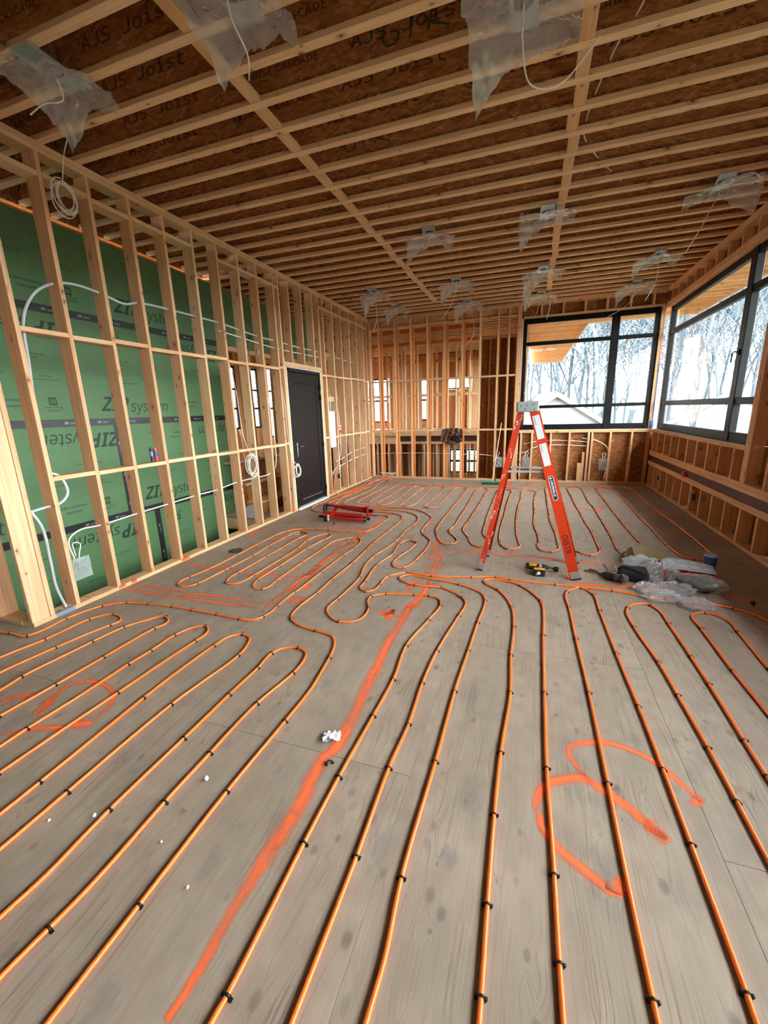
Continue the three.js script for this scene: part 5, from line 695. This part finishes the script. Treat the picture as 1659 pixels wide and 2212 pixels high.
cable('white_cable', 'lower of two white cables right of the dark door', [[-0.06, 0.4, -5.02], [-0.05, 0.5, -5.1], [-0.06, 0.55, -5.5], [-0.06, 0.6, -6.0], [-0.06, 0.63, -6.6], [-0.06, 0.64, -7.0]], 0.008, WHITEWIRE);
cable('white_cable', 'white cable clipped up the trimmer right of the dark door', [[-0.03, 0.3, -4.74], [-0.03, 0.9, -4.735], [-0.03, 1.4, -4.74], [-0.03, 1.9, -4.735]], 0.009, WHITEWIRE);
cable('white_cable', 'white cable strung across the back studs at knee height', [[0.1, 0.62, -7.24], [1.2, 0.64, -7.25], [2.3, 0.62, -7.24], [2.9, 0.6, -7.25], [3.3, 0.52, -7.24], [3.5, 0.62, -7.24], [3.75, 0.68, -7.24]], 0.007, WHITEWIRE);
cable('white_cable', 'white cable in the low wall right of the ladder', [[4.9, 0.98, -7.26], [5.2, 0.92, -7.26], [5.4, 0.78, -7.25], [5.45, 0.55, -7.24], [5.38, 0.1, -7.19]], 0.009, WHITEWIRE);
cable('white_cable', 'upper white cable behind the ladder under the back window', [[3.7, 0.86, -7.26], [4.1, 0.93, -7.26], [4.6, 0.93, -7.26], [5.0, 0.9, -7.26]], 0.008, WHITEWIRE);
cable('white_cable', 'lower white cable behind the ladder under the back window', [[3.7, 0.5, -7.24], [3.78, 0.7, -7.26], [4.1, 0.82, -7.26], [4.6, 0.83, -7.26], [5.0, 0.81, -7.26]], 0.008, WHITEWIRE);
cable('white_cable', 'white cable threaded through the ceiling joists right of the right blocking line', [[4.31, 3.90, -0.48], [4.28, 3.90, -0.62], [4.21, 3.90, -0.82], [4.16, 3.90, -1.10], [4.13, 3.90, -1.30], [4.11, 3.90, -1.54], [4.12, 3.90, -1.76], [4.25, 3.90, -2.09], [4.56, 3.90, -2.69]], 0.006, WHITEWIRE);
// ---------- wall fittings ----------
function outletBox(label, x, y, z, turn, w = 0.2) {
  const g = thing('outlet_box', label, 'electrical box', [x, y, z], turn);
  part(g, 'box', new RoundedBoxGeometry(0.06, 0.1, 0.055, 2, 0.005), S({ color: 0x50545a, metalness: 0.5, roughness: 0.5 }));
  part(g, 'film', sheetGeo(10, 12, (u, v) => V((u - 0.5) * w, (v - 0.5) * w * 1.25, 0.034 + 0.012 * perlin.noise(u * 5, v * 5, x * 9))), FILM);
  mesh('wire', tubeGeo([V(0, 0.05, 0), V(0.0, 0.14, 0.03), V(0.03, 0.22, 0.02), V(-0.03, 0.24, 0.02), V(-0.03, 0.12, 0.02)], 0.005, 26, 6), WHITEWIRE, g);
}
outletBox('film covered outlet box on the second stud of the left wall', -0.02, 0.36, 0.335, Math.PI / 2, 0.16);
outletBox('film covered outlet box in the low wall right of the ladder', 5.36, 0.42, ZB - 0.04, 0);
outletBox('film covered outlet box in the low wall behind the ladder', 3.78, 0.45, ZB - 0.04, 0);
outletBox('film covered outlet box on a back stud beside the broom handle', 3.14, 0.45, ZB - 0.03, 0);
outletBox('film covered outlet box low on the right wall near the window corner', XR + 0.04, 0.26, -4.63, -Math.PI / 2, 0.14);
outletBox('film covered outlet box on the right wall beside the far corner', XR + 0.04, 0.26, -6.48, -Math.PI / 2, 0.14);
outletBox('metal outlet box low on a stud right of the dark door', -0.03, 0.34, -5.27, Math.PI / 2, 0.1);
{
  const g = thing('valve_strip', 'tall white metal strip with a row of slots beside the dark door', 'panel', [0.006, 1.34, -5.0]);
  part(g, 'plate', new RoundedBoxGeometry(0.012, 0.72, 0.24, 2, 0.003), S({ color: 0xe4e8ee, roughness: 0.4 }));
  for (let i = 0; i < 8; i++) part(g, 'slot', new THREE.BoxGeometry(0.003, 0.03, 0.014), BLACK, 0.0065, 0.24 - i * 0.066, 0.0, 0.35);
  part(g, 'pipe', new THREE.CylinderGeometry(0.017, 0.017, 0.34, 10), GREYWIRE, -0.03, 0.52, 0);
  part(g, 'backing_board', lumberGeo(0.03, 0.09, 0.34, 2, 1), WOOD[1], -0.03, 0.6, 0);
}
{ const g = thing('tag_card', 'red and white tag hanging on a stud right of the white strip', 'tag', [0.004, 1.33, -5.36], Math.PI / 2); part(g, 'card', new THREE.BoxGeometry(0.1, 0.15, 0.002), S({ color: 0xb3201f, roughness: 0.6 })); part(g, 'print', new THREE.BoxGeometry(0.07, 0.04, 0.001), WHITEWIRE, 0, 0.0, 0.0018); part(g, 'print', new THREE.BoxGeometry(0.1, 0.03, 0.001), WHITEWIRE, 0, 0.058, 0.0018); }
{ const box = S({ color: 0x9a7350, roughness: 0.85 }); [['largest of the cardboard boxes stored behind the far left studs', -6.95, 0.36, 0.42], ['middle cardboard box stored behind the far left studs', -6.45, 0.3, 0.4], ['small cardboard box nearest the door behind the far left studs', -5.95, 0.3, 0.32]].forEach(([l, z, d, h]) => { const g = thing('cardboard_box', l, 'box', [-0.36, 0, z]); part(g, 'body', new RoundedBoxGeometry(0.36, h, d, 2, 0.006), box, 0, h / 2 + 0.002, 0); part(g, 'packing_tape', new THREE.BoxGeometry(0.362, 0.001, 0.05), S({ color: 0xb59468, roughness: 0.35 }), 0, h + 0.0025, 0); });
  B(floor, 'floor_deck', -0.62, -0.142, -0.06, -0.0, -7.2, -5.7, PLY, 2); }
[['dark adhesive tube standing on the lower block row of the left studs', -0.06, -0.655, 0.0145, 0.14, 0x1e2630], ['red and blue adhesive tube standing on the lower block row of the left studs', -0.05, -0.70, 0.019, 0.13, 0xc22f3a]].forEach(([l, x, z, r0, h, c], i) => {
  const g = thing('adhesive_tube', l, 'can', [x, 1.2045, z]); part(g, 'body', new THREE.CylinderGeometry(r0, r0, h, 18), S({ color: c, roughness: 0.4 }), 0, h / 2, 0); part(g, 'label', new THREE.CylinderGeometry(r0 + 0.0006, r0 + 0.0006, h * 0.36, 18, 1, true), S({ color: i ? 0x2d4a9a : 0x8a8f98, roughness: 0.4 }), 0, h * 0.62, 0); part(g, 'cap', new THREE.CylinderGeometry(r0 * 0.8, r0 * 0.95, 0.018, 16), S({ color: i ? 0xd9606a : 0x30353c, roughness: 0.4 }), 0, h + 0.009, 0);
});
{ // corner between the windows
  const bl = S({ color: 0x2a62b8, roughness: 0.5 }), st = thing('membrane_strip', 'blue membrane strip on the corner post between the windows', 'membrane', [0, 0, 0]);
  B(st, 'strip', 6.166, 6.184, 1.17, 2.45, ZB + 0.0005, ZB + 0.004, bl, 1, 0.001); part(st, 'flap', lumpy(new RoundedBoxGeometry(0.06, 0.16, 0.03, 3, 0.01), 0.01, 14, 2), bl, 6.165, 1.26, ZB + 0.02);
}
tag(B(null, 'clamp', 6.15, 6.199, 0.52, 0.6, -5.02, -4.94, S({ color: 0xc22a20, roughness: 0.5 }), 1, 0.012), 'small red clamp on the maroon beam of the right wall', 'clamp');
{ // jacket hung on the back studs
  const g = thing('jacket', 'brown work jacket with black lining hung on the back studs', 'jacket', [2.08, 1.18, ZB + 0.01]); const cl = S({ color: 0x5a4031, roughness: 0.95, side: THREE.DoubleSide });
  part(g, 'cloth', sheetGeo(30, 26, (u, v) => { const a = (u - 0.5), drop = v * (0.26 + 0.14 * Math.abs(perlin.noise(u * 4, 0, 2)) - (u > 0.35 && u < 0.8 ? 0.1 * v : 0)); return V(a * (0.48 + 0.06 * v), 0.06 - drop - 0.12 * a * a, 0.03 + 0.08 * Math.sin(Math.min(1, v * 2.4) * 1.57) + 0.035 * perlin.noise(u * 7, v * 4, 1.2) + 0.02 * Math.sin(u * 26 + v * 3)); }), cl);
  part(g, 'lining', lumpy(new THREE.SphereGeometry(0.13, 24, 16).scale(1.15, 0.62, 0.5), 0.025, 9, 4), S({ color: 0x141418, roughness: 0.5 }), 0.1, -0.21, 0.05);
  part(g, 'sleeve', lumpy(new THREE.SphereGeometry(0.12, 20, 14).scale(1.2, 0.5, 0.45), 0.03, 9, 6), cl, -0.02, -0.27, 0.06);
}
{ // broom
  const g = thing('push_broom', 'push broom with green bristles and wooden handle leaning on the back studs', 'broom', [3.05, 0, -6.66]);
  const br = []; const r = rng(5); for (let i = 0; i < 420; i++) br.push(rod(V((r() - 0.5) * 0.42, 0.055, (r() - 0.5) * 0.05), V((r() - 0.5) * 0.44, 0.002, (r() - 0.5) * 0.075), 0.0025, 0.0018, 4)); part(g, 'bristles', mergeGeometries(br), S({ color: 0x2f6b4c, roughness: 0.8 }));
  part(g, 'head', new RoundedBoxGeometry(0.43, 0.032, 0.06, 3, 0.01), S({ color: 0x5f9c7a, roughness: 0.6 }), 0, 0.07, 0); mesh('handle', rod(V(0.02, 0.08, 0), V(0.14, 1.34, -0.53), 0.0125, 0.0105, 10), WOOD[2], g); part(g, 'socket', new THREE.CylinderGeometry(0.016, 0.02, 0.08, 10), BLACK, 0.09, 0.1, 0.0, -0.3);
}
// leftover boards leaning in the low wall
[['taller of the leftover boards leaning in the low wall right of the ladder', 4.92, 0.68, 0.05], ['shorter of the leftover boards leaning in the low wall right of the ladder', 4.84, 0.44, 0.09]].forEach(([l, x, h, w]) => tag(B(null, 'offcut_board', x, x + w, 0.039, h, ZB - 0.06, ZB - 0.02, WOOD, 1), l, 'board'));
// ---------- things on the floor ----------
{ // red folding reel stand
  const g = thing('reel_stand', 'folded red metal reel stand lying near the dark door', 'stand', [1.1, 0, -3.06], 0.05), RED = P({ color: 0xb01414, roughness: 0.35, clearcoat: 0.3 }), D = P({ color: 0x7c0e10, roughness: 0.4 });
  const bar = (n, p, q, w, h, m) => { const d = V().subVectors(q, p), L = d.length(), o = mesh(n, new RoundedBoxGeometry(L, h, w, 2, Math.min(w, h) * 0.2), m, g); o.position.copy(p).add(q).multiplyScalar(0.5); o.quaternion.setFromUnitVectors(V(1, 0, 0), d.normalize()); return o; };
  bar('arm', V(-0.36, 0.21, -0.1), V(0.36, 0.17, -0.1), 0.05, 0.05, RED); bar('arm', V(-0.3, 0.23, -0.02), V(0.34, 0.14, -0.03), 0.045, 0.045, D); bar('arm', V(-0.36, 0.12, 0.06), V(0.32, 0.1, 0.08), 0.05, 0.05, RED); bar('leg', V(-0.34, 0.07, 0.12), V(0.36, 0.035, 0.14), 0.05, 0.04, RED); bar('leg', V(-0.2, 0.06, 0.02), V(0.34, 0.05, -0.02), 0.045, 0.04, D); bar('tube', V(0.36, 0.06, -0.12), V(0.5, 0.06, -0.13), 0.022, 0.022, RED);
  bar('cross_piece', V(-0.19, 0.18, -0.1), V(-0.19, 0.08, 0.14), 0.05, 0.05, RED); part(g, 'end_plate', new THREE.CylinderGeometry(0.095, 0.095, 0.02, 24).rotateZ(Math.PI / 2).scale(1, 1, 0.8), RED, 0.37, 0.14, -0.04); part(g, 'hub', new THREE.CylinderGeometry(0.03, 0.03, 0.07, 16).rotateZ(Math.PI / 2), BLACK, 0.41, 0.15, -0.04); part(g, 'end_ring', new THREE.TorusGeometry(0.06, 0.018, 8, 20).rotateY(Math.PI / 2), BLACK, -0.37, 0.16, -0.05);
  for (const [x, y, z] of [[-0.38, 0.07, 0.12], [0.36, 0.035, 0.14], [0.4, 0.045, 0.06]]) part(g, 'rubber_foot', new THREE.CylinderGeometry(0.022, 0.024, 0.05, 12).rotateZ(Math.PI / 2), BLACK, x, y, z);
  part(g, 'caster', new THREE.CylinderGeometry(0.045, 0.045, 0.05, 20).rotateZ(Math.PI / 2), BLACK, -0.27, 0.046, 0.16); part(g, 'caster_bracket', new THREE.BoxGeometry(0.016, 0.09, 0.05), S({ color: 0xcfc6a4, roughness: 0.5 }), -0.235, 0.06, 0.16);
}
{ // cordless drill lying with its battery to the viewer
  const g = thing('cordless_drill', 'yellow and black cordless drill lying between the ladder feet', 'drill', [3.985, 0, -1.52], 0.0), Y = S({ color: 0xe0a02a, roughness: 0.45 }), K = S({ color: 0x17181c, roughness: 0.4 }), SI = S({ color: 0xc4c8cf, metalness: 0.5, roughness: 0.3 });
  part(g, 'motor_housing', new THREE.CylinderGeometry(0.032, 0.034, 0.13, 20).rotateZ(Math.PI / 2), K, -0.075, 0.05, -0.04, 0, -0.08); part(g, 'yellow_shell', new RoundedBoxGeometry(0.085, 0.052, 0.07, 3, 0.016), Y, -0.07, 0.062, -0.045, 0, -0.08); part(g, 'gearbox', new THREE.CylinderGeometry(0.026, 0.031, 0.045, 20).rotateZ(-Math.PI / 2), SI, -0.005, 0.05, -0.045, 0, -0.08); part(g, 'clutch_ring', new THREE.CylinderGeometry(0.028, 0.028, 0.028, 24).rotateZ(Math.PI / 2), K, 0.03, 0.05, -0.05); part(g, 'chuck', new THREE.CylinderGeometry(0.014, 0.024, 0.05, 20).rotateZ(-Math.PI / 2), K, 0.065, 0.048, -0.052);
  part(g, 'bit', mergeGeometries([rod(V(0.09, 0.047, -0.052), V(0.125, 0.043, -0.05), 0.006), rod(V(0.12, 0.043, -0.05), V(0.14, 0.04, -0.05), 0.01, 0.022, 14), rod(V(0.14, 0.04, -0.05), V(0.178, 0.035, -0.048), 0.026, 0.026, 16)]), S({ color: 0x3a3c40, metalness: 0.7, roughness: 0.4 })); part(g, 'handle', new RoundedBoxGeometry(0.045, 0.042, 0.13, 3, 0.015), K, -0.03, 0.042, 0.01, 0.1);
  const bat = part(g, 'battery', new RoundedBoxGeometry(0.112, 0.072, 0.055, 3, 0.01), K, -0.01, 0.037, 0.085, -0.12); part(bat, 'battery_top', new RoundedBoxGeometry(0.108, 0.012, 0.05, 2, 0.004), Y, 0, 0.037, 0); part(bat, 'battery_mark', new THREE.CylinderGeometry(0.017, 0.017, 0.001, 20).rotateX(Math.PI / 2), WHITEWIRE, -0.005, -0.002, 0.028); part(bat, 'battery_mark', new THREE.BoxGeometry(0.022, 0.006, 0.001), WHITEWIRE, -0.022, -0.016, 0.028, 0, 0, 0.5);
}
const cloth = (c) => S({ color: c, roughness: 0.92, bumpMap: filmBump, bumpScale: 0.004 });
{ // tool bag
  const g = thing('tool_bag', 'tan canvas tool bag slumped at the back of the tool pile', 'bag', [5.05, 0, -2.08], -0.12), tan = cloth(0x87714e);
  part(g, 'body', lumpy(new RoundedBoxGeometry(0.34, 0.15, 0.24, 10, 0.06), 0.02, 8, 3), tan, 0, 0.085, 0); part(g, 'flap', sheetGeo(18, 14, (u, v) => V((u - 0.5) * (0.36 - 0.05 * v) + 0.03, 0.19 - 0.055 * u - 0.05 * v * v + 0.016 * perlin.noise(u * 5, v * 4, 2), (v - 0.4) * 0.27)), S({ color: 0x84755a, roughness: 0.92, side: THREE.DoubleSide })); part(g, 'side_pocket', lumpy(new RoundedBoxGeometry(0.13, 0.12, 0.16, 8, 0.05), 0.02, 10, 5), cloth(0x7d6742), -0.17, 0.062, 0.03); part(g, 'strap', tubeGeo([V(-0.12, 0.14, 0.12), V(-0.08, 0.12, 0.135), V(-0.06, 0.06, 0.14), V(-0.07, 0.01, 0.145)], 0.011, 20, 6), cloth(0x6e5b3a));
}
{ const g = thing('black_bag', 'black soft bag in the middle of the tool pile', 'bag', [4.83, 0, -1.56], -0.1), k = cloth(0x15161a); part(g, 'body', lumpy(new RoundedBoxGeometry(0.26, 0.12, 0.2, 10, 0.05), 0.022, 8, 9), k, 0, 0.066, 0); part(g, 'strap', tubeGeo([V(-0.13, 0.1, 0.02), V(-0.1, 0.14, 0.05), V(0.0, 0.13, 0.08), V(0.1, 0.1, 0.1)], 0.01, 20, 6), k); }
{ // organiser case
  const g = thing('organizer_case', 'red organizer case with clear compartment lid beside the blue tin', 'case', [5.36, 0, -1.83], -0.2), red = S({ color: 0xb3191c, roughness: 0.4 });
  part(g, 'tray', new RoundedBoxGeometry(0.42, 0.07, 0.32, 3, 0.012), red, 0, 0.038, 0); part(g, 'handle', new RoundedBoxGeometry(0.14, 0.022, 0.03, 2, 0.008), red, 0, 0.045, 0.175); part(g, 'latch', new RoundedBoxGeometry(0.04, 0.05, 0.014, 2, 0.004), BLACK, -0.13, 0.05, 0.163); part(g, 'latch', new RoundedBoxGeometry(0.04, 0.05, 0.014, 2, 0.004), BLACK, 0.13, 0.05, 0.163);
  for (const x of [-0.1, 0, 0.1]) part(g, 'divider', new THREE.BoxGeometry(0.004, 0.02, 0.29), S({ color: 0xe8eaf0, roughness: 0.5 }), x, 0.083, 0); for (const z of [-0.08, 0.05]) part(g, 'divider', new THREE.BoxGeometry(0.39, 0.02, 0.004), S({ color: 0xe8eaf0, roughness: 0.5 }), 0, 0.083, z);
  part(g, 'lid', new RoundedBoxGeometry(0.41, 0.016, 0.31, 2, 0.006), P({ color: 0xe6edf6, transmission: 0.45, roughness: 0.22, thickness: 0 }), 0, 0.102, 0);
  for (let i = 0; i < 8; i++) part(g, 'lid_rib', new RoundedBoxGeometry(0.07, 0.008, 0.05, 2, 0.003), P({ color: 0xe6edf6, transmission: 0.3, roughness: 0.2, thickness: 0 }), -0.15 + (i % 4) * 0.1, 0.112, i < 4 ? -0.07 : 0.07);
}
{ const g = thing('blue_tin', 'blue tin with grey lid standing at the right end of the tool pile', 'can', [5.56, 0, -1.9]); part(g, 'body', new THREE.CylinderGeometry(0.054, 0.054, 0.2, 28), P({ color: 0x1560c4, roughness: 0.3, clearcoat: 0.4 }), 0, 0.101, 0); part(g, 'band', new THREE.CylinderGeometry(0.0546, 0.0546, 0.07, 28, 1, true), S({ color: 0x27406f, roughness: 0.4 }), 0, 0.15, 0); part(g, 'rim', new THREE.TorusGeometry(0.052, 0.004, 8, 28).rotateX(Math.PI / 2), GALV, 0, 0.201, 0); part(g, 'lid', new THREE.CylinderGeometry(0.05, 0.05, 0.012, 28), S({ color: 0x8d96a0, roughness: 0.5 }), 0, 0.206, 0); }
{ // pliers and tool pouches
  const g = thing('pliers', 'pair of pliers with red grips at the left end of the tool pile', 'pliers', [4.55, 0.012, -1.64], 0.5), grip = S({ color: 0x7c2a26, roughness: 0.5 });
  mesh('grip', tubeGeo([V(-0.1, 0.0, -0.09), V(-0.06, 0.006, -0.05), V(0, 0.006, 0.0)], 0.0085, 18, 8), grip, g); mesh('grip', tubeGeo([V(-0.03, 0.0, -0.11), V(-0.015, 0.006, -0.06), V(0.005, 0.006, 0.0)], 0.0085, 18, 8), grip, g); part(g, 'jaw', mergeGeometries([rod(V(-0.005, 0.004, -0.005), V(0.02, 0.004, 0.05), 0.017, 0.008), rod(V(0.008, 0.004, 0.0), V(0.03, 0.004, 0.05), 0.014, 0.007)]), S({ color: 0x9aa0a6, metalness: 0.8, roughness: 0.35 }));
}
[['dark tool pouch with steel clip beside the pliers', 4.635, -1.5, 0.5, 0x3a332c], ['grey brown tool pouch leaning on the black bag', 4.71, -1.47, 0.35, 0x5b5148]].forEach(([l, x, z, t, c], i) => { const g = thing('tool_pouch', l, 'pouch', [x, 0, z], t); part(g, 'body', lumpy(new RoundedBoxGeometry(0.07, 0.075, 0.19, 7, 0.028), 0.012, 14, i * 5), cloth(c), 0, 0.043, 0, -0.25); part(g, 'clip', new THREE.TorusGeometry(0.022, 0.004, 6, 14).rotateX(1.2), CHROME, 0, 0.085, 0.02); part(g, 'tool_tip', rod(V(0, 0.08, -0.05), V(-0.01, 0.13, -0.11), 0.01, 0.006), i ? GALV : S({ color: 0x3c5ea8, roughness: 0.4 })); });
function filmBag(label, x, y, z, sx, sy, sz, seed, m = CLEAR) {
  const g = new THREE.IcosahedronGeometry(1, 24); const p = g.attributes.position, v = V();
  for (let i = 0; i < p.count; i++) { v.fromBufferAttribute(p, i); const a = Math.abs(perlin.noise(v.x * 2.1 + seed, v.y * 2.1, v.z * 2.1 + seed)), b = Math.abs(perlin.noise(v.x * 5.3, v.y * 5.3 + seed, v.z * 5.3)); const k = 0.8 + 0.5 * a - 0.28 * b + 0.2 * perlin.noise(v.x * 1.3 + seed * 2, 0, v.z * 1.3); v.multiplyScalar(k); if (v.y < -0.55) v.y = -0.55; p.setXYZ(i, v.x * sx, (v.y + 0.55) * sy, v.z * sz); }
  g.computeVertexNormals(); const o = tag(mesh('plastic_bag', g, m), label, 'bag'); o.position.set(x, y, z); return o;
}
filmBag('clear plastic bag heaped over the black bag', 4.93, 0.09, -1.72, 0.17, 0.075, 0.11, 1.3);
filmBag('tall crumpled clear plastic bag in front of the organizer case', 5.1, 0.002, -1.62, 0.15, 0.13, 0.13, 4.7);
filmBag('flat clear plastic bag across the orange tube, left of the front pair', 4.97, 0.01, -1.15, 0.16, 0.045, 0.12, 8.1);
filmBag('flat clear plastic bag across the orange tube, right of the front pair', 5.2, 0.01, -1.06, 0.15, 0.045, 0.11, 12.9);
filmBag('clear plastic bag lying left of the dark filled bag', 5.12, 0.002, -1.34, 0.16, 0.06, 0.11, 17.2);
filmBag('small clear plastic bag on the orange paint beside the black bag', 4.9, 0.003, -1.32, 0.13, 0.05, 0.08, 21.4);
{ const g = thing('filled_bag', 'clear plastic bag filled with black fittings in front of the organizer case', 'bag', [5.37, 0, -1.46], -0.3); part(g, 'contents', lumpy(new THREE.SphereGeometry(0.1, 24, 18).scale(1.5, 0.62, 1.0), 0.03, 12, 7), S({ color: 0x121316, roughness: 0.35 }), 0, 0.062, 0); part(g, 'contents', lumpy(new THREE.SphereGeometry(0.075, 22, 16).scale(1.4, 0.6, 1.0), 0.024, 14, 2), S({ color: 0x1b1c22, roughness: 0.35 }), -0.13, 0.05, -0.05);
  part(g, 'film', lumpy(new THREE.SphereGeometry(0.125, 30, 22).scale(1.62, 0.56, 1.0), 0.03, 11, 5), CLEAR, -0.02, 0.078, 0); }
// crumpled paper and scraps
function crumple(name, label, x, z, s, m, seed, cat) { const g = lumpy(new THREE.IcosahedronGeometry(s, 8), s * 0.55, 1.4 / s, seed); const n = g; n.computeVertexNormals(); n.computeBoundingBox(); n.translate(0, -n.boundingBox.min.y, 0); const o = tag(mesh(name, n, m), label, cat); o.position.set(x, 0.0015, z); return o; }
{ const pp = S({ color: 0xe6eaf0, roughness: 0.8, side: THREE.DoubleSide, flatShading: true }); const g = sheetGeo(14, 12, (u, v) => { const a = u - 0.5, b = v - 0.5, n = perlin.noise(u * 4.2, v * 4.2, 5.5), f = perlin.noise(u * 9, v * 9, 1.5); return V(a * 0.095 + 0.012 * f, 0.006 + 0.05 * Math.max(0, 0.55 - Math.hypot(a, b) * 1.1 + n * 0.9) + 0.012 * f, b * 0.07 + 0.014 * n); }); g.computeBoundingBox(); g.translate(0, -g.boundingBox.min.y, 0); const o = tag(mesh('paper_scrap', g, pp), 'crumpled white paper lying beside the orange paint line', 'paper'); o.position.set(2.905, 0.002, 1.145); o.rotation.y = 0.4; o.scale.set(0.95, 1, 0.95); }
const chip = S({ color: 0xeef2f4, roughness: 0.7 });
[[2.455, 1.558, 0.0085, 'larger white foam crumb right of the tubes near the left seam'], [2.12, 1.855, 0.007, 'smaller white foam crumb between two left tubes near the lower edge'], [1.95, 1.93, 0.005, 'white speck by the plywood joint at the lower left'], [2.49, 1.85, 0.004, 'white speck left of the rightmost left tube'], [2.72, 1.95, 0.005, 'thin white speck right of the rightmost left tube']].forEach(([x, z, s, l], i) => crumple('foam_crumb', l, x, z, s, chip, i * 3, 'debris'));
{ const o = tag(mesh('loose_clip', clipGeo, BLACK), 'loose black clip lying on the orange paint line', 'clip'); o.position.set(2.968, 0.0115, 1.30); o.rotation.set(0.0, 0.7, 0); o.scale.setScalar(1.2); }
[[5.9, -1.35, 'left of the two dark scraps by the right wall'], [6.05, -1.2, 'right of the two dark scraps by the right wall'], [5.65, -1.22, 'dark scrap right of the film bags'], [1.05, -2.72, 'dark scrap in front of the red reel stand']].forEach(([x, z, l], i) => crumple('dark_scrap', l, x, z, 0.016, BLACK, i * 4 + 30, 'debris'));
{ const g = thing('floor_drain', 'round black drain cover on the floor beside the left wall', 'drain', [0.365, 0, -1.30]); part(g, 'rim', new THREE.TorusGeometry(0.072, 0.007, 8, 32).rotateX(Math.PI / 2), BLACK, 0, 0.006, 0); part(g, 'cover', new THREE.CylinderGeometry(0.07, 0.07, 0.008, 32), S({ color: 0x2c2e30, roughness: 0.4 }), 0, 0.005, 0); for (let i = 0; i < 6; i++) part(g, 'rib', new THREE.BoxGeometry(0.05, 0.004, 0.008), BLACK, Math.cos(i * 1.047) * 0.035, 0.0105, Math.sin(i * 1.047) * 0.035, 0, -i * 1.047); }
{ const g = thing('pipe_stub', 'metal ring of a capped pipe inside the left tube loop', 'pipe', [0.72, 0, -2.16]); part(g, 'ring', new THREE.TorusGeometry(0.05, 0.006, 8, 28).rotateX(Math.PI / 2), GALV, 0, 0.006, 0); part(g, 'cap', new THREE.CylinderGeometry(0.047, 0.047, 0.006, 28), S({ color: 0x7d7468, roughness: 0.6 }), 0, 0.004, 0); }
// every mesh casts and takes shadows (set in mesh()); hand the scene over
renderer.render(scene, camera);
